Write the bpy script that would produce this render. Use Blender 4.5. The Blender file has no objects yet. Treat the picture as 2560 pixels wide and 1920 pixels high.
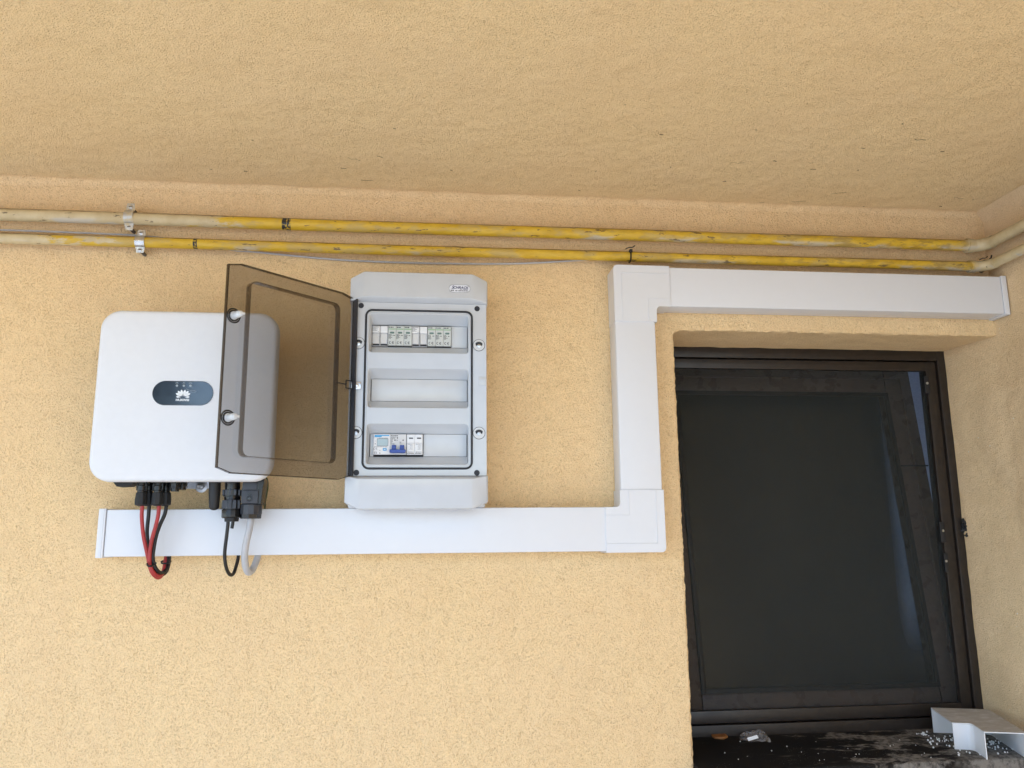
import bpy, bmesh, math, random
from mathutils import Vector, Matrix, noise

R = math.radians
random.seed(7)
S = bpy.context.scene
C = S.collection

# ------------------------------------------------------------------ camera
F_PX, YAW, PITCH, ROLL, DIST, EYE = 2012.434, .110110342, .186832714, -.00909398682, 1.88972385, 1.6
def cam_axes():
    cy, sy, cp, sp = math.cos(YAW), math.sin(YAW), math.cos(PITCH), math.sin(PITCH)
    f = Vector((sy*cp, cy*cp, sp)); r = Vector((cy, -sy, 0)); u = r.cross(f)
    c, s = math.cos(ROLL), math.sin(ROLL)
    return c*r + s*u, -s*r + c*u, f
AR, AU, AF = cam_axes()
EYEP = Vector((0, -DIST, EYE))
cd = bpy.data.cameras.new('camera'); cam = bpy.data.objects.new('camera', cd); C.objects.link(cam)
cd.sensor_width = 36; cd.sensor_fit = 'HORIZONTAL'; cd.lens = F_PX/2560*36
cd.clip_start = .02; cd.clip_end = 2000
m = Matrix((AR, AU, -AF)).transposed().to_4x4(); m.translation = EYEP
cam.matrix_world = m
S.camera = cam
def P(x, y, Y):
    """photo pixel (2560 wide) -> point on the plane Y"""
    d = AR*((x-1280)/F_PX) + AU*(-(y-960)/F_PX) + AF
    return EYEP + d*((Y+DIST)/d.y)
def PZ(x, y, z):
    d = AR*((x-1280)/F_PX) + AU*(-(y-960)/F_PX) + AF
    return EYEP + d*((z-EYE)/d.z)

# ------------------------------------------------------------------ sky, sun, exposure
SUN_EL, SUN_AZ = R(60), R(218)         # azimuth from +Y towards +X: high sun in front and to the left, kept off the wall by the porch roof
w = bpy.data.worlds.new('World'); S.world = w; w.use_nodes = True
nt = w.node_tree; nt.nodes.clear()
sky = nt.nodes.new('ShaderNodeTexSky'); sky.sky_type = 'NISHITA'; sky.sun_disc = False
sky.sun_elevation = SUN_EL; sky.sun_rotation = SUN_AZ
sky.air_density = 1.0; sky.dust_density = .4; sky.ozone_density = 3.0
bg = nt.nodes.new('ShaderNodeBackground'); bg.inputs[1].default_value = .15
ow = nt.nodes.new('ShaderNodeOutputWorld')
nt.links.new(sky.outputs[0], bg.inputs[0]); nt.links.new(bg.outputs[0], ow.inputs[0])
sd = bpy.data.lights.new('sun', 'SUN'); sd.energy = 2.6; sd.angle = R(.6); sd.color = (1, .98, .955)
sun = bpy.data.objects.new('sun', sd); C.objects.link(sun)
sv = Vector((math.sin(SUN_AZ)*math.cos(SUN_EL), math.cos(SUN_AZ)*math.cos(SUN_EL), math.sin(SUN_EL)))
sun.rotation_euler = sv.to_track_quat('Z', 'Y').to_euler()
sun.location = sv*20
S.view_settings.view_transform = 'Standard'; S.view_settings.look = 'None'
S.view_settings.exposure = 1.70; S.view_settings.gamma = 1
S.view_settings.use_curve_mapping = False
S.render.engine = 'CYCLES'
S.cycles.use_denoising = True
S.cycles.max_bounces = 8; S.cycles.diffuse_bounces = 4; S.cycles.adaptive_threshold = .015; S.cycles.transparent_max_bounces = 24
S.cycles.caustics_reflective = False; S.cycles.caustics_refractive = False

# ------------------------------------------------------------------ materials
class NT:
    def __init__(s, name):
        s.m = bpy.data.materials.new(name); s.m.use_nodes = True
        s.t = s.m.node_tree; s.b = s.t.nodes['Principled BSDF']; s.o = s.t.nodes['Material Output']
        g = s.t.nodes.new('ShaderNodeNewGeometry'); s.pos = g.outputs['Position']
    def n(s, t, **k):
        x = s.t.nodes.new(t)
        for a, v in k.items(): setattr(x, a, v)
        return x
    def l(s, a, b): s.t.links.new(a, b)
    def set(s, n, i, v):
        if hasattr(v, 'is_output') or isinstance(v, bpy.types.NodeSocket): s.l(v, n.inputs[i])
        else: n.inputs[i].default_value = v
    def noise(s, scale, detail=3, rough=.5, vec=None, dist=0):
        x = s.n('ShaderNodeTexNoise'); s.l(vec or s.pos, x.inputs['Vector'])
        x.inputs['Scale'].default_value = scale; x.inputs['Detail'].default_value = detail
        x.inputs['Roughness'].default_value = rough; x.inputs['Distortion'].default_value = dist
        return x.outputs['Fac']
    def voro(s, scale, vec=None, feature='F1'):
        x = s.n('ShaderNodeTexVoronoi', feature=feature); s.l(vec or s.pos, x.inputs['Vector'])
        x.inputs['Scale'].default_value = scale
        return x.outputs['Distance']
    def math(s, op, a, b=0, c=None):
        x = s.n('ShaderNodeMath', operation=op); s.set(x, 0, a); s.set(x, 1, b)
        if c is not None: s.set(x, 2, c)
        return x.outputs[0]
    def ramp(s, v, lo, hi, a=0., b=1.):
        x = s.n('ShaderNodeMapRange', interpolation_type='SMOOTHSTEP'); s.set(x, 0, v)
        for i, q in ((1, lo), (2, hi), (3, a), (4, b)): x.inputs[i].default_value = q
        return x.outputs[0]
    def mix(s, f, a, b):
        x = s.n('ShaderNodeMix', data_type='RGBA'); s.set(x, 0, f)
        for i, v in ((6, a), (7, b)):
            if isinstance(v, tuple): v = (*v[:3], 1)
            s.set(x, i, v)
        return x.outputs[2]
    def xyz(s, v=None):
        x = s.n('ShaderNodeSeparateXYZ'); s.l(v or s.pos, x.inputs[0]); return x.outputs
    def scale(s, v3, vec=None):
        x = s.n('ShaderNodeMapping'); s.l(vec or s.pos, x.inputs[0]); x.inputs['Scale'].default_value = v3
        return x.outputs[0]
    def schlick(s, f0):
        g = s.n('ShaderNodeLayerWeight'); g.inputs[0].default_value = .5
        return s.math('MULTIPLY_ADD', s.math('POWER', g.outputs['Facing'], 5), 1-f0, f0)
    def bump(s, h, strength, dist):
        x = s.n('ShaderNodeBump'); x.inputs['Strength'].default_value = strength
        x.inputs['Distance'].default_value = dist; s.l(h, x.inputs['Height'])
        s.l(x.outputs[0], s.b.inputs['Normal'])
    def base(s, c, rough=.5, metal=0, spec=.5):
        s.set(s.b, 'Base Color', (*c[:3], 1) if isinstance(c, tuple) else c)
        s.set(s.b, 'Roughness', rough); s.set(s.b, 'Metallic', metal); s.set(s.b, 'Specular IOR Level', spec)
        return s

def plain(name, c, rough=.5, metal=0, var=.06, bump=.02, spec=.5, sc=60):
    t = NT(name)
    n = t.noise(sc, 4)
    c2 = tuple(max(0, v*(1-var)) for v in c); c1 = tuple(min(1, v*(1+var)) for v in c)
    t.base(t.mix(t.ramp(n, .3, .7), c2, c1), t.ramp(t.noise(sc*.35, 3), .3, .7, max(.02, rough-.06), min(1, rough+.06)), metal, spec)
    if bump: t.bump(t.noise(sc*12, 2), bump, .001)
    return t.m

def stucco(name, col, scale=1.0, strength=.75, dirt=1.0, specks=False):
    t = NT(name)
    warp = t.n('ShaderNodeVectorMath', operation='MULTIPLY_ADD')
    nn = t.n('ShaderNodeTexNoise'); t.l(t.pos, nn.inputs['Vector']); nn.inputs['Scale'].default_value = 90*scale; nn.inputs['Detail'].default_value = 2
    t.l(nn.outputs['Color'], warp.inputs[0]); warp.inputs[1].default_value = (.003,)*3; t.l(t.pos, warp.inputs[2])
    v = warp.outputs[0]
    grain = t.noise(190*scale, 2, .6, v)
    sh = t.scale((1, 1, .8), v)
    fine = t.noise(245*scale, 1, .5, sh)
    gate = t.ramp(t.noise(26*scale, 1, .6), .30, .62, .25, 1)
    pit = t.math('MULTIPLY', t.math('MAXIMUM', t.ramp(t.voro(150*scale, v), .30, .12), t.ramp(fine, .36, .28)), gate)
    big = t.math('MULTIPLY', t.ramp(t.noise(200*scale, 1, .5, sh), .31, .25), t.ramp(t.noise(40*scale, 0), .5, .6))
    pit = t.math('MAXIMUM', pit, big)
    low = t.noise(9, 1); lowb = t.noise(2.3, 3)
    h = t.math('ADD', t.math('MULTIPLY', grain, 1.0), t.math('MULTIPLY', fine, .8))
    h = t.math('SUBTRACT', h, t.math('MULTIPLY', pit, .9))
    h = t.math('ADD', h, t.math('ADD', t.math('MULTIPLY', low, 4.5), t.math('MULTIPLY', t.noise(32, 1), 1.6)))
    t.bump(h, strength, .0035)
    lo = tuple(c*.93 for c in col); hi = tuple(min(1, c*1.08) for c in col)
    c = t.mix(t.ramp(grain, .32, .68), lo, hi)
    c = t.mix(t.ramp(lowb, .35, .7, 0, .35), c, tuple(min(1, a*b) for a, b in zip(col, (.96, .93, .88))))
    c = t.mix(t.math('MULTIPLY', pit, .23), c, tuple(a*b for a, b in zip(col, (.34, .29, .22))))
    c = t.mix(t.ramp(t.noise(4.5, 3, .6), .38, .62, 0, .5), c, t.mix(.5, c, tuple(min(1, a*b) for a, b in zip(col, (1.0, .98, 1.03)))))
    # sparse dark crumbs
    cr = t.ramp(t.voro(75*scale), .0, .11, 1, 0)
    cr = t.math('MULTIPLY', cr, t.ramp(t.noise(17, 3), .55, .68))
    c = t.mix(t.math('MULTIPLY', cr, .5*dirt), c, (.10, .065, .03))
    if specks:
        sp = t.ramp(t.voro(34), .0, .075, 1, 0)
        sp = t.math('MULTIPLY', t.ramp(sp, .1, .3), t.ramp(t.noise(7, 2), .52, .56))
        c = t.mix(sp, c, (.8, .78, .72))
    t.base(c, .92, 0, .2)
    return t.m

M = {}
OCHRE = (.87, .63, .35)
M['wall'] = stucco('stucco_wall', OCHRE, 1.6, .75)
M['ceil'] = stucco('stucco_ceiling', tuple(a*b for a, b in zip(OCHRE, (1.0, 1.035, 1.04))), 1.7, .75, .5)
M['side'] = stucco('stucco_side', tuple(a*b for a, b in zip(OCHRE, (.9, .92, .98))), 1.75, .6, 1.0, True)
M['pvc'] = plain('white_pvc', (.71, .72, .75), .36, 0, .004, .004)
M['pvc_in'] = M['pvc']
M['inv'] = plain('white_powder_coat', (.72, .73, .755), .45, 0, .01, .03)
M['grey'] = plain('light_grey_plastic', (.54, .565, .60), .16, 0, .03, .008, sc=14)
M['greyin'] = plain('light_grey_insert', (.59, .605, .62), .2, 0, .03, .008, sc=20)
M['black'] = plain('black_plastic', (.006, .006, .007), .3, 0, .2, .05)
M['rubber'] = plain('black_rubber', (.018, .02, .026), .55, 0, .2, .05)
M['blackmat'] = plain('matte_black', (.009, .009, .010), .6, 0, .2, .1)
M['dgrey'] = plain('dark_grey_metal', (.11, .115, .12), .5, .4, .1, .05)
M['slate'] = plain('slate_plastic', (.032, .034, .042), .42, 0, .1, .05)
M['steel'] = plain('zinc_steel', (.55, .56, .58), .3, .95, .15, .1)
M['red'] = plain('red_cable', (.36, .028, .03), .45, 0, .08, .05)
M['cab'] = plain('black_cable', (.006, .006, .007), .42, 0, .2, .05)
M['gcab'] = plain('grey_cable', (.45, .45, .465), .5, 0, .05, .06)
M['green'] = plain('green_yellow_wire', (.05, .075, .02), .5, 0, .3, .05, sc=200)
M['dev'] = plain('device_white', (.66, .665, .67), .35, 0, .02, .01)
M['devg'] = plain('device_pale_green', (.58, .61, .595), .38, 0, .02, .01)
M['devw'] = plain('device_bright_white', (.76, .765, .775), .3, 0, .02, .01)
M['ink'] = plain('black_ink', (.02, .022, .03), .6, 0, 0, 0)
M['inkb'] = plain('navy_ink', (.02, .025, .11), .5, 0, 0, 0)
M['inkg'] = plain('grey_ink', (.16, .17, .18), .6, 0, 0, 0)
M['inkw'] = plain('white_ink', (.85, .87, .88), .5, 0, 0, 0)
M['stripe'] = plain('green_stripe', (.22, .42, .20), .5, 0, 0, 0)
M['winoval'] = plain('status_window', (.12, .19, .17), .2, 0, .1, 0)
M['lcd'] = plain('lcd_glass', (.36, .45, .48), .12, 0, .05, 0)
M['blue'] = plain('blue_toggle', (.02, .055, .30), .35, 0, .05, .02)
M['cyan'] = plain('cyan_print', (.06, .34, .66), .4, 0, 0, 0)
M['film'] = plain('pale_plate', (.72, .74, .80), .25, 0, .02, 0)
M['gloss'] = plain('display_glass', (.012, .016, .022), .05, 0, .05, 0, spec=.9)
M['led'] = plain('grey_lens', (.33, .36, .38), .3, 0, .05, 0)
M['pin'] = plain('milky_plastic', (.68, .71, .74), .25, 0, .04, .02)
M['brown'] = plain('dark_brown_frame', (.021, .015, .0118), .4, 0, .2, .1)
M['sash'] = plain('brown_sash', (.16, .108, .085), .3, 0, .05, .05)
def curtain_cloth():
    t = NT('charcoal_curtain'); s = t.xyz()
    tr = t.n('ShaderNodeBsdfTransparent')
    t.base(t.mix(t.noise(400, 2), (.03, .033, .034), (.045, .05, .05)), .9, 0, .1)
    # right edge made see-through so the pale light strip fades in softly
    f = t.math('MULTIPLY', t.ramp(s[0], 1.378, 1.435, 0, .6), t.ramp(s[2], 1.2, 1.42))
    mx = t.n('ShaderNodeMixShader'); t.l(f, mx.inputs[0]); t.l(t.b.outputs[0], mx.inputs[1]); t.l(tr.outputs[0], mx.inputs[2])
    t.l(mx.outputs[0], t.o.inputs[0]); return t.m
M['curtain'] = curtain_cloth()
M['room'] = plain('pale_room_paint', (.66, .70, .80), .8, 0, .02, .02)
M['bead'] = plain('polystyrene', (.86, .86, .85), .7, 0, .02, .05)
M['hex'] = plain('brown_wood', (.27, .115, .03), .6, 0, .3, .2)
M['floor'] = plain('terrace_tiles', (.43, .445, .45), .6, 0, .15, .1, sc=5)
M['ground'] = plain('ground_paving', (.40, .415, .43), .9, 0, .25, .2, sc=1.5)
M['soot'] = plain('soot', (.22, .145, .08), .9, 0, .2, 0)
M['bark'] = plain('bark', (.06, .045, .03), .9, 0, .3, .4)
M['leaf'] = plain('needles', (.03, .05, .022), .7, 0, .4, .1)

def smoked():
    t = NT('smoked_plastic'); t.t.nodes.remove(t.b)
    tr = t.n('ShaderNodeBsdfTransparent'); tr.inputs[0].default_value = (.708, .702, .70, 1)
    gl = t.n('ShaderNodeBsdfGlossy'); gl.inputs['Roughness'].default_value = .06; gl.inputs[0].default_value = (1, 1, 1, 1)
    fr = t.schlick(.04)
    mx = t.n('ShaderNodeMixShader'); t.l(fr, mx.inputs[0]); t.l(tr.outputs[0], mx.inputs[1]); t.l(gl.outputs[0], mx.inputs[2])
    t.l(mx.outputs[0], t.o.inputs[0]); return t.m
M['smoke'] = smoked()
def smoked_dark(name, k):
    t = NT(name); t.t.nodes.remove(t.b)
    tr = t.n('ShaderNodeBsdfTransparent'); tr.inputs[0].default_value = (k, k*.955, k*.92, 1)
    gl = t.n('ShaderNodeBsdfGlossy'); gl.inputs['Roughness'].default_value = .1; gl.inputs[0].default_value = (1, 1, 1, 1)
    fr = t.schlick(.04)
    mx = t.n('ShaderNodeMixShader'); t.l(fr, mx.inputs[0]); t.l(tr.outputs[0], mx.inputs[1]); t.l(gl.outputs[0], mx.inputs[2])
    t.l(mx.outputs[0], t.o.inputs[0]); return t.m
M['smoked'] = smoked_dark('smoked_plastic_edge', .36)  # same plastic, tint darkened for how light dims along its edges
M['smoker'] = smoked_dark('smoked_plastic_ridge', .55)
def glass():
    t = NT('window_glass'); t.t.nodes.remove(t.b)
    tr = t.n('ShaderNodeBsdfTransparent'); tr.inputs[0].default_value = (.9, .93, .92, 1)
    gl = t.n('ShaderNodeBsdfGlossy'); gl.inputs['Roughness'].default_value = .16
    fr = t.schlick(.04)
    mx = t.n('ShaderNodeMixShader'); t.l(fr, mx.inputs[0]); t.l(tr.outputs[0], mx.inputs[1]); t.l(gl.outputs[0], mx.inputs[2])
    t.l(mx.outputs[0], t.o.inputs[0]); return t.m
M['glass'] = glass()
def mesh_fabric():
    t = NT('insect_mesh')
    tr = t.n('ShaderNodeBsdfTransparent')
    f = t.math('ADD', t.ramp(t.noise(5, 3), .3, .7, .50, .58), t.math('MULTIPLY', t.math('SUBTRACT', t.noise(1, 1, .5, t.scale((160, 160, 520))), .5), .16))
    t.base(t.mix(t.ramp(t.noise(1, 2, .6, t.scale((230, 230, 420))), .35, .65), (.022, .025, .024), (.046, .050, .048)), .9, 0, .15)
    mx = t.n('ShaderNodeMixShader'); t.l(f, mx.inputs[0]); t.l(tr.outputs[0], mx.inputs[1]); t.l(t.b.outputs[0], mx.inputs[2])
    t.l(mx.outputs[0], t.o.inputs[0]); return t.m
M['mesh'] = mesh_fabric()
def film():
    t = NT('clear_film')
    tr = t.n('ShaderNodeBsdfTransparent')
    t.base((.45, .44, .45), .25, 0, .8); t.bump(t.noise(160, 3), .8, .004)
    f = t.ramp(t.noise(90, 3), .3, .7, .25, .65)
    mx = t.n('ShaderNodeMixShader'); t.l(f, mx.inputs[0]); t.l(tr.outputs[0], mx.inputs[1]); t.l(t.b.outputs[0], mx.inputs[2])
    t.l(mx.outputs[0], t.o.inputs[0]); return t.m
M['bag'] = film()
def pipe_paint(name, cream_to, black=(), zc=2.335, r=.0145, seed=0.):
    t = NT(name); s = t.xyz()
    off = t.n('ShaderNodeVectorMath', operation='ADD'); t.l(t.pos, off.inputs[0]); off.inputs[1].default_value = (seed, seed*2, 0)
    v = off.outputs[0]; vx = t.scale((1, 3, 3), v)
    c = t.mix(t.ramp(t.noise(26, 4, .6, vx), .3, .7), (.58, .36, .02), (.68, .45, .04))
    # weathered patches where the yellow has gone dull
    c = t.mix(t.ramp(t.noise(9, 5, .65, vx), .48, .60, 0, .65), c, (.47, .345, .13))
    # cream overpaint towards the left end
    cm = t.math('ADD', t.math('SUBTRACT', cream_to, s[0]), t.math('MULTIPLY', t.math('SUBTRACT', t.noise(11, 5, .7, vx), .5), .55))
    cream = t.mix(t.ramp(t.noise(30, 4, .6, v), .35, .7), (.60, .49, .29), (.52, .41, .23))
    cm = t.ramp(cm, -.015, .025)
    # cream overpaint at the right wall
    cm2 = t.ramp(t.math('ADD', s[0], t.math('MULTIPLY', t.noise(14, 4, .6, v), .16)), 1.455, 1.50)
    c = t.mix(t.math('MAXIMUM', cm, cm2), c, cream)
    # whitish smears along the underside, brown dirt along the top
    up = t.math('DIVIDE', t.math('SUBTRACT', s[2], zc), r)
    sm = t.math('MULTIPLY', t.ramp(up, -.2, -.75), t.ramp(t.noise(5, 4, .6, vx), .54, .62))
    c = t.mix(t.math('MULTIPLY', sm, .75), c, (.52, .49, .43))
    du = t.math('MULTIPLY', t.ramp(up, .45, .95), t.ramp(t.noise(20, 4, .65, vx), .36, .58, .35, .95))
    c = t.mix(t.math('MULTIPLY', du, t.math('SUBTRACT', 1, t.math('MULTIPLY', cm2, .8))), c, (.16, .10, .04))
    # chips and dark scuffs
    ch = t.ramp(t.noise(55, 4, .7, t.scale((.45, 1.6, 1.6), v)), .615, .65)
    ch = t.math('MULTIPLY', ch, t.ramp(t.noise(4.2, 3, .5, v), .34, .50))
    keep = t.math('SUBTRACT', 1, cm2); ch = t.math('MULTIPLY', ch, keep)
    c = t.mix(t.math('MULTIPLY', ch, .85), c, (.11, .075, .04))
    rs = t.math('MULTIPLY', t.ramp(t.noise(24, 4, .7, vx), .47, .60), t.math('MULTIPLY', keep, t.ramp(s[0], -.1, 1.3, .03, .45)))
    c = t.mix(rs, c, (.20, .13, .05))
    for bx, bw in black:
        d = t.math('ABSOLUTE', t.math('SUBTRACT', s[0], bx))
        bm_ = t.math('MULTIPLY', t.ramp(d, bw*.85, bw, 1, 0), t.ramp(t.noise(150, 3, .6, v), .40, .5, .25, 1))
        c = t.mix(bm_, c, (.02, .02, .02))
    t.base(c, t.ramp(t.noise(30, 3), .3, .7, .35, .6), 0, .5)
    t.bump(t.math('SUBTRACT', t.noise(120, 4), t.math('MULTIPLY', ch, .5)), .3, .002)
    return t.m
M['pipeA'] = pipe_paint('painted_gas_pipe', -.50, ((-.33, .011),), 2.335, .0145, 0.)
M['pipeB'] = pipe_paint('painted_gas_pipe_small', -.79, ((-.535, .005),), 2.278, .0125, 3.3)
def clampm():
    t = NT('zinc_clamp'); n = t.ramp(t.noise(120, 4, .6), .42, .6)
    t.base(t.mix(n, (.52, .51, .48), (.52, .43, .27)), .45, t.ramp(n, 0, 1, .7, 0)); return t.m
M['clamp'] = clampm()
def sillm():
    t = NT('dusty_sill'); s = t.xyz()
    n2 = t.noise(26, 4, .65, None, .4)
    v2 = t.scale((1, 2.0, 1))
    patch = t.ramp(t.math('ADD', t.noise(8.5, 5, .68, v2, .2), t.ramp(s[0], .75, 1.35, -.12, .10)), .50, .58)
    heap = t.ramp(t.math('ADD', t.math('SUBTRACT', s[0], 1.235), t.math('MULTIPLY', t.math('SUBTRACT', t.noise(14, 3, .6), .5), .28)), -.02, .05)
    d = t.math('MAXIMUM', t.math('MULTIPLY', patch, t.ramp(s[0], .78, 1.0)), heap)
    d = t.math('MULTIPLY', d, t.ramp(t.noise(70, 4, .7), .32, .62, .25, 1))
    sm = t.math('MULTIPLY', t.ramp(t.noise(1, 4, .6, t.scale((14, 60, 1)), .3), .60, .74), .22)
    sp = t.math('MULTIPLY', t.ramp(t.voro(210), 0, .2, 1, 0), t.ramp(t.noise(12, 3), .48, .6))
    c = t.mix(t.math('MAXIMUM', d, t.math('MULTIPLY', sm, t.ramp(s[0], .66, .8))), (.010, .0085, .0078), (.22, .198, .172))
    c = t.mix(t.math('MULTIPLY', sp, .7), c, (.5, .48, .44))
    t.base(c, t.ramp(d, 0, 1, .72, .95), 0, .2); t.bump(n2, .15, .002); return t.m
M['sill'] = sillm()
def dusty_pvc():
    t = NT('dusty_white_pvc')
    g = t.n('ShaderNodeNewGeometry'); z = t.xyz(g.outputs['True Normal'])[2]
    d = t.math('MULTIPLY', t.ramp(z, .5, .9), t.ramp(t.noise(30, 5, .65, t.scale((1, 2, 1))), .25, .65, .55, 1))
    t.base(t.mix(d, (.72, .725, .74), (.44, .405, .36)), t.ramp(d, 0, 1, .35, .85)); return t.m
M['dpvc'] = dusty_pvc()

# ------------------------------------------------------------------ mesh helpers
def obj(name, bm, mat, parent=None, smooth=38):
    bmesh.ops.recalc_face_normals(bm, faces=bm.faces[:])
    me = bpy.data.meshes.new(name); bm.to_mesh(me); bm.free()
    if smooth:
        for p in me.polygons: p.use_smooth = True
        me.set_sharp_from_angle(angle=R(smooth))
    me.materials.append(M[mat])
    o = bpy.data.objects.new(name, me); C.objects.link(o)
    if parent: o.parent = parent; o.matrix_parent_inverse = parent.matrix_world.inverted()
    return o
def tag(o, label, cat, group=None):
    o['label'] = label; o['category'] = cat
    if group: o['group'] = group
    return o
def thing(name, label, cat, loc=(0, 0, 0), group=None):
    o = bpy.data.objects.new(name, None); C.objects.link(o); o.location = loc; o.empty_display_size = .05
    o.matrix_world = Matrix.Translation(loc)
    return tag(o, label, cat, group)
def B(): return bmesh.new()
def box(bm, x0, x1, y0, y1, z0, z1, b=0, seg=2):
    r = bmesh.ops.create_cube(bm, size=1)
    vs = r['verts']
    for v in vs: v.co = Vector(((x0+x1)/2 + v.co.x*(x1-x0), (y0+y1)/2 + v.co.y*(y1-y0), (z0+z1)/2 + v.co.z*(z1-z0)))
    if b:
        es = list({e for v in vs for e in v.link_edges})
        bmesh.ops.bevel(bm, geom=es, offset=b, segments=seg, affect='EDGES', profile=.6)
    return bm
def bxs(x0, x1, y0, y1, z0, z1, b=0, seg=2): return box(B(), x0, x1, y0, y1, z0, z1, b, seg)
def loft(bm, rings, cap0=True, cap1=True, closed=True):
    R_ = [[bm.verts.new(p) for p in ring] for ring in rings]
    n = len(R_[0])
    for a, b in zip(R_, R_[1:]):
        for i in range(n if closed else n-1):
            j = (i+1) % n
            bm.faces.new((a[i], a[j], b[j], b[i]))
    if cap0: bm.faces.new(R_[0])
    if cap1: bm.faces.new(R_[-1][::-1])
    return R_
def rr(x0, x1, z0, z1, r, y, n=6):
    """rounded rectangle ring in the XZ plane at depth y"""
    out = []
    for cx, cz, a0 in ((x1-r, z1-r, 0), (x0+r, z1-r, 90), (x0+r, z0+r, 180), (x1-r, z0+r, 270)):
        for i in range(n+1):
            a = R(a0 + 90*i/n); out.append(Vector((cx+r*math.cos(a), y, cz+r*math.sin(a))))
    return out
def frame_of(d):
    d = d.normalized(); u = d.orthogonal().normalized(); return u, d.cross(u)
def cyl(bm, a, b, r0, r1=None, n=20, cap=True):
    a, b = Vector(a), Vector(b); r1 = r0 if r1 is None else r1
    u, v = frame_of(b-a)
    ring = lambda c, r: [c + r*(math.cos(2*math.pi*i/n)*u + math.sin(2*math.pi*i/n)*v) for i in range(n)]
    loft(bm, [ring(a, r0), ring(b, r1)], cap, cap)
def lathe(bm, a, d, prof, n=20):
    """prof: list of (distance along d, radius)"""
    a = Vector(a); d = Vector(d).normalized(); u, v = frame_of(d)
    loft(bm, [[a + d*t + r*(math.cos(2*math.pi*i/n)*u + math.sin(2*math.pi*i/n)*v) for i in range(n)] for t, r in prof])
def catmull(pts, k=8):
    pts = [Vector(p) for p in pts]; q = [2*pts[0]-pts[1]] + pts + [2*pts[-1]-pts[-2]]; out = []
    for i in range(1, len(q)-2):
        for j in range(k):
            t = j/k; a, b, c, d = q[i-1:i+3]
            out.append(.5*((2*b) + (c-a)*t + (2*a-5*b+4*c-d)*t*t + (3*b-a-3*c+d)*t**3))
    return out + [pts[-1]]
def tube(bm, path, r, n=12, cap=True):
    path = [Vector(p) for p in path]
    t0 = (path[1]-path[0]).normalized(); u = t0.orthogonal().normalized(); rings = []
    for i, p in enumerate(path):
        t = (path[min(i+1, len(path)-1)] - path[max(i-1, 0)]).normalized()
        u = (u - t*u.dot(t)).normalized(); v = t.cross(u)
        rr_ = r(i/(len(path)-1)) if callable(r) else r
        rings.append([p + rr_*(math.cos(2*math.pi*k/n)*u + math.sin(2*math.pi*k/n)*v) for k in range(n)])
    loft(bm, rings, cap, cap)
def prism(bm, poly, f0, f1):
    loft(bm, [[f0(*p) for p in poly], [f1(*p) for p in poly]])
def text(name, s, x, y, z, h, mat, parent, bold=0., shear=0., depth=.0002, align='CENTER', wide=1., rotz=0):
    cu = bpy.data.curves.new(name, 'FONT'); cu.body = s; cu.size = h*1.38; cu.extrude = depth; cu.offset = bold
    cu.shear = shear; cu.align_x = align; cu.resolution_u = 2
    o = bpy.data.objects.new(name, cu); C.objects.link(o)
    bpy.context.view_layer.update()
    me = bpy.data.meshes.new_from_object(o.evaluated_get(bpy.context.evaluated_depsgraph_get()))
    bpy.data.objects.remove(o); bpy.data.curves.remove(cu)
    me.transform(Matrix.Translation((x, y, z)) @ Matrix.Rotation(R(rotz), 4, 'Y') @ Matrix.Rotation(R(90), 4, 'X') @ Matrix.Diagonal((wide, 1, 1, 1)))
    me.materials.clear(); me.materials.append(M[mat]); me.name = name
    t = bpy.data.objects.new(name, me); C.objects.link(t)
    if parent: t.parent = parent; t.matrix_parent_inverse = parent.matrix_world.inverted()
    return t
def words(bm, x0, x1, z, h, y, rnd, gap=.28):
    """a line of print too small to read: word-length strokes"""
    x = x0
    while x < x1 - h*.8:
        wl = min(rnd.uniform(1.0, 3.2)*h, x1-x); box(bm, x, x+wl, y-.0001, y+.0003, z-h/2, z+h/2); x += wl + h*rnd.uniform(.4, .4+gap*2)
def ce_mark(bm, x, z, h, y, t=.0006):
    r = h/2
    for cx in (x-h*.5, x+h*.62):
        inn, out = [], []
        for i in range(13):
            a = R(60 + 240*i/12); out.append((cx+r*math.cos(a), z+r*math.sin(a))); inn.append((cx+(r-t*1.7)*math.cos(a), z+(r-t*1.7)*math.sin(a)))
        a_ = [bm.verts.new((px, y, pz)) for px, pz in out]; b_ = [bm.verts.new((px, y, pz)) for px, pz in inn]
        for i in range(12): bm.faces.new((a_[i], a_[i+1], b_[i+1], b_[i]))
    box(bm, x+h*.62-r+t, x+h*.62+r*.35, y-.0001, y+.0001, z-t*.7, z+t*.7)

# ------------------------------------------------------------------ setting
WX0, WX1, CEIL = -.985, 1.481, 2.44
OPL, OPZ = .614, 2.102          # window opening: left edge, lintel underside
def nz(p, s=30., a=.0012): return a*noise.noise(Vector(p)*s)
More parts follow.
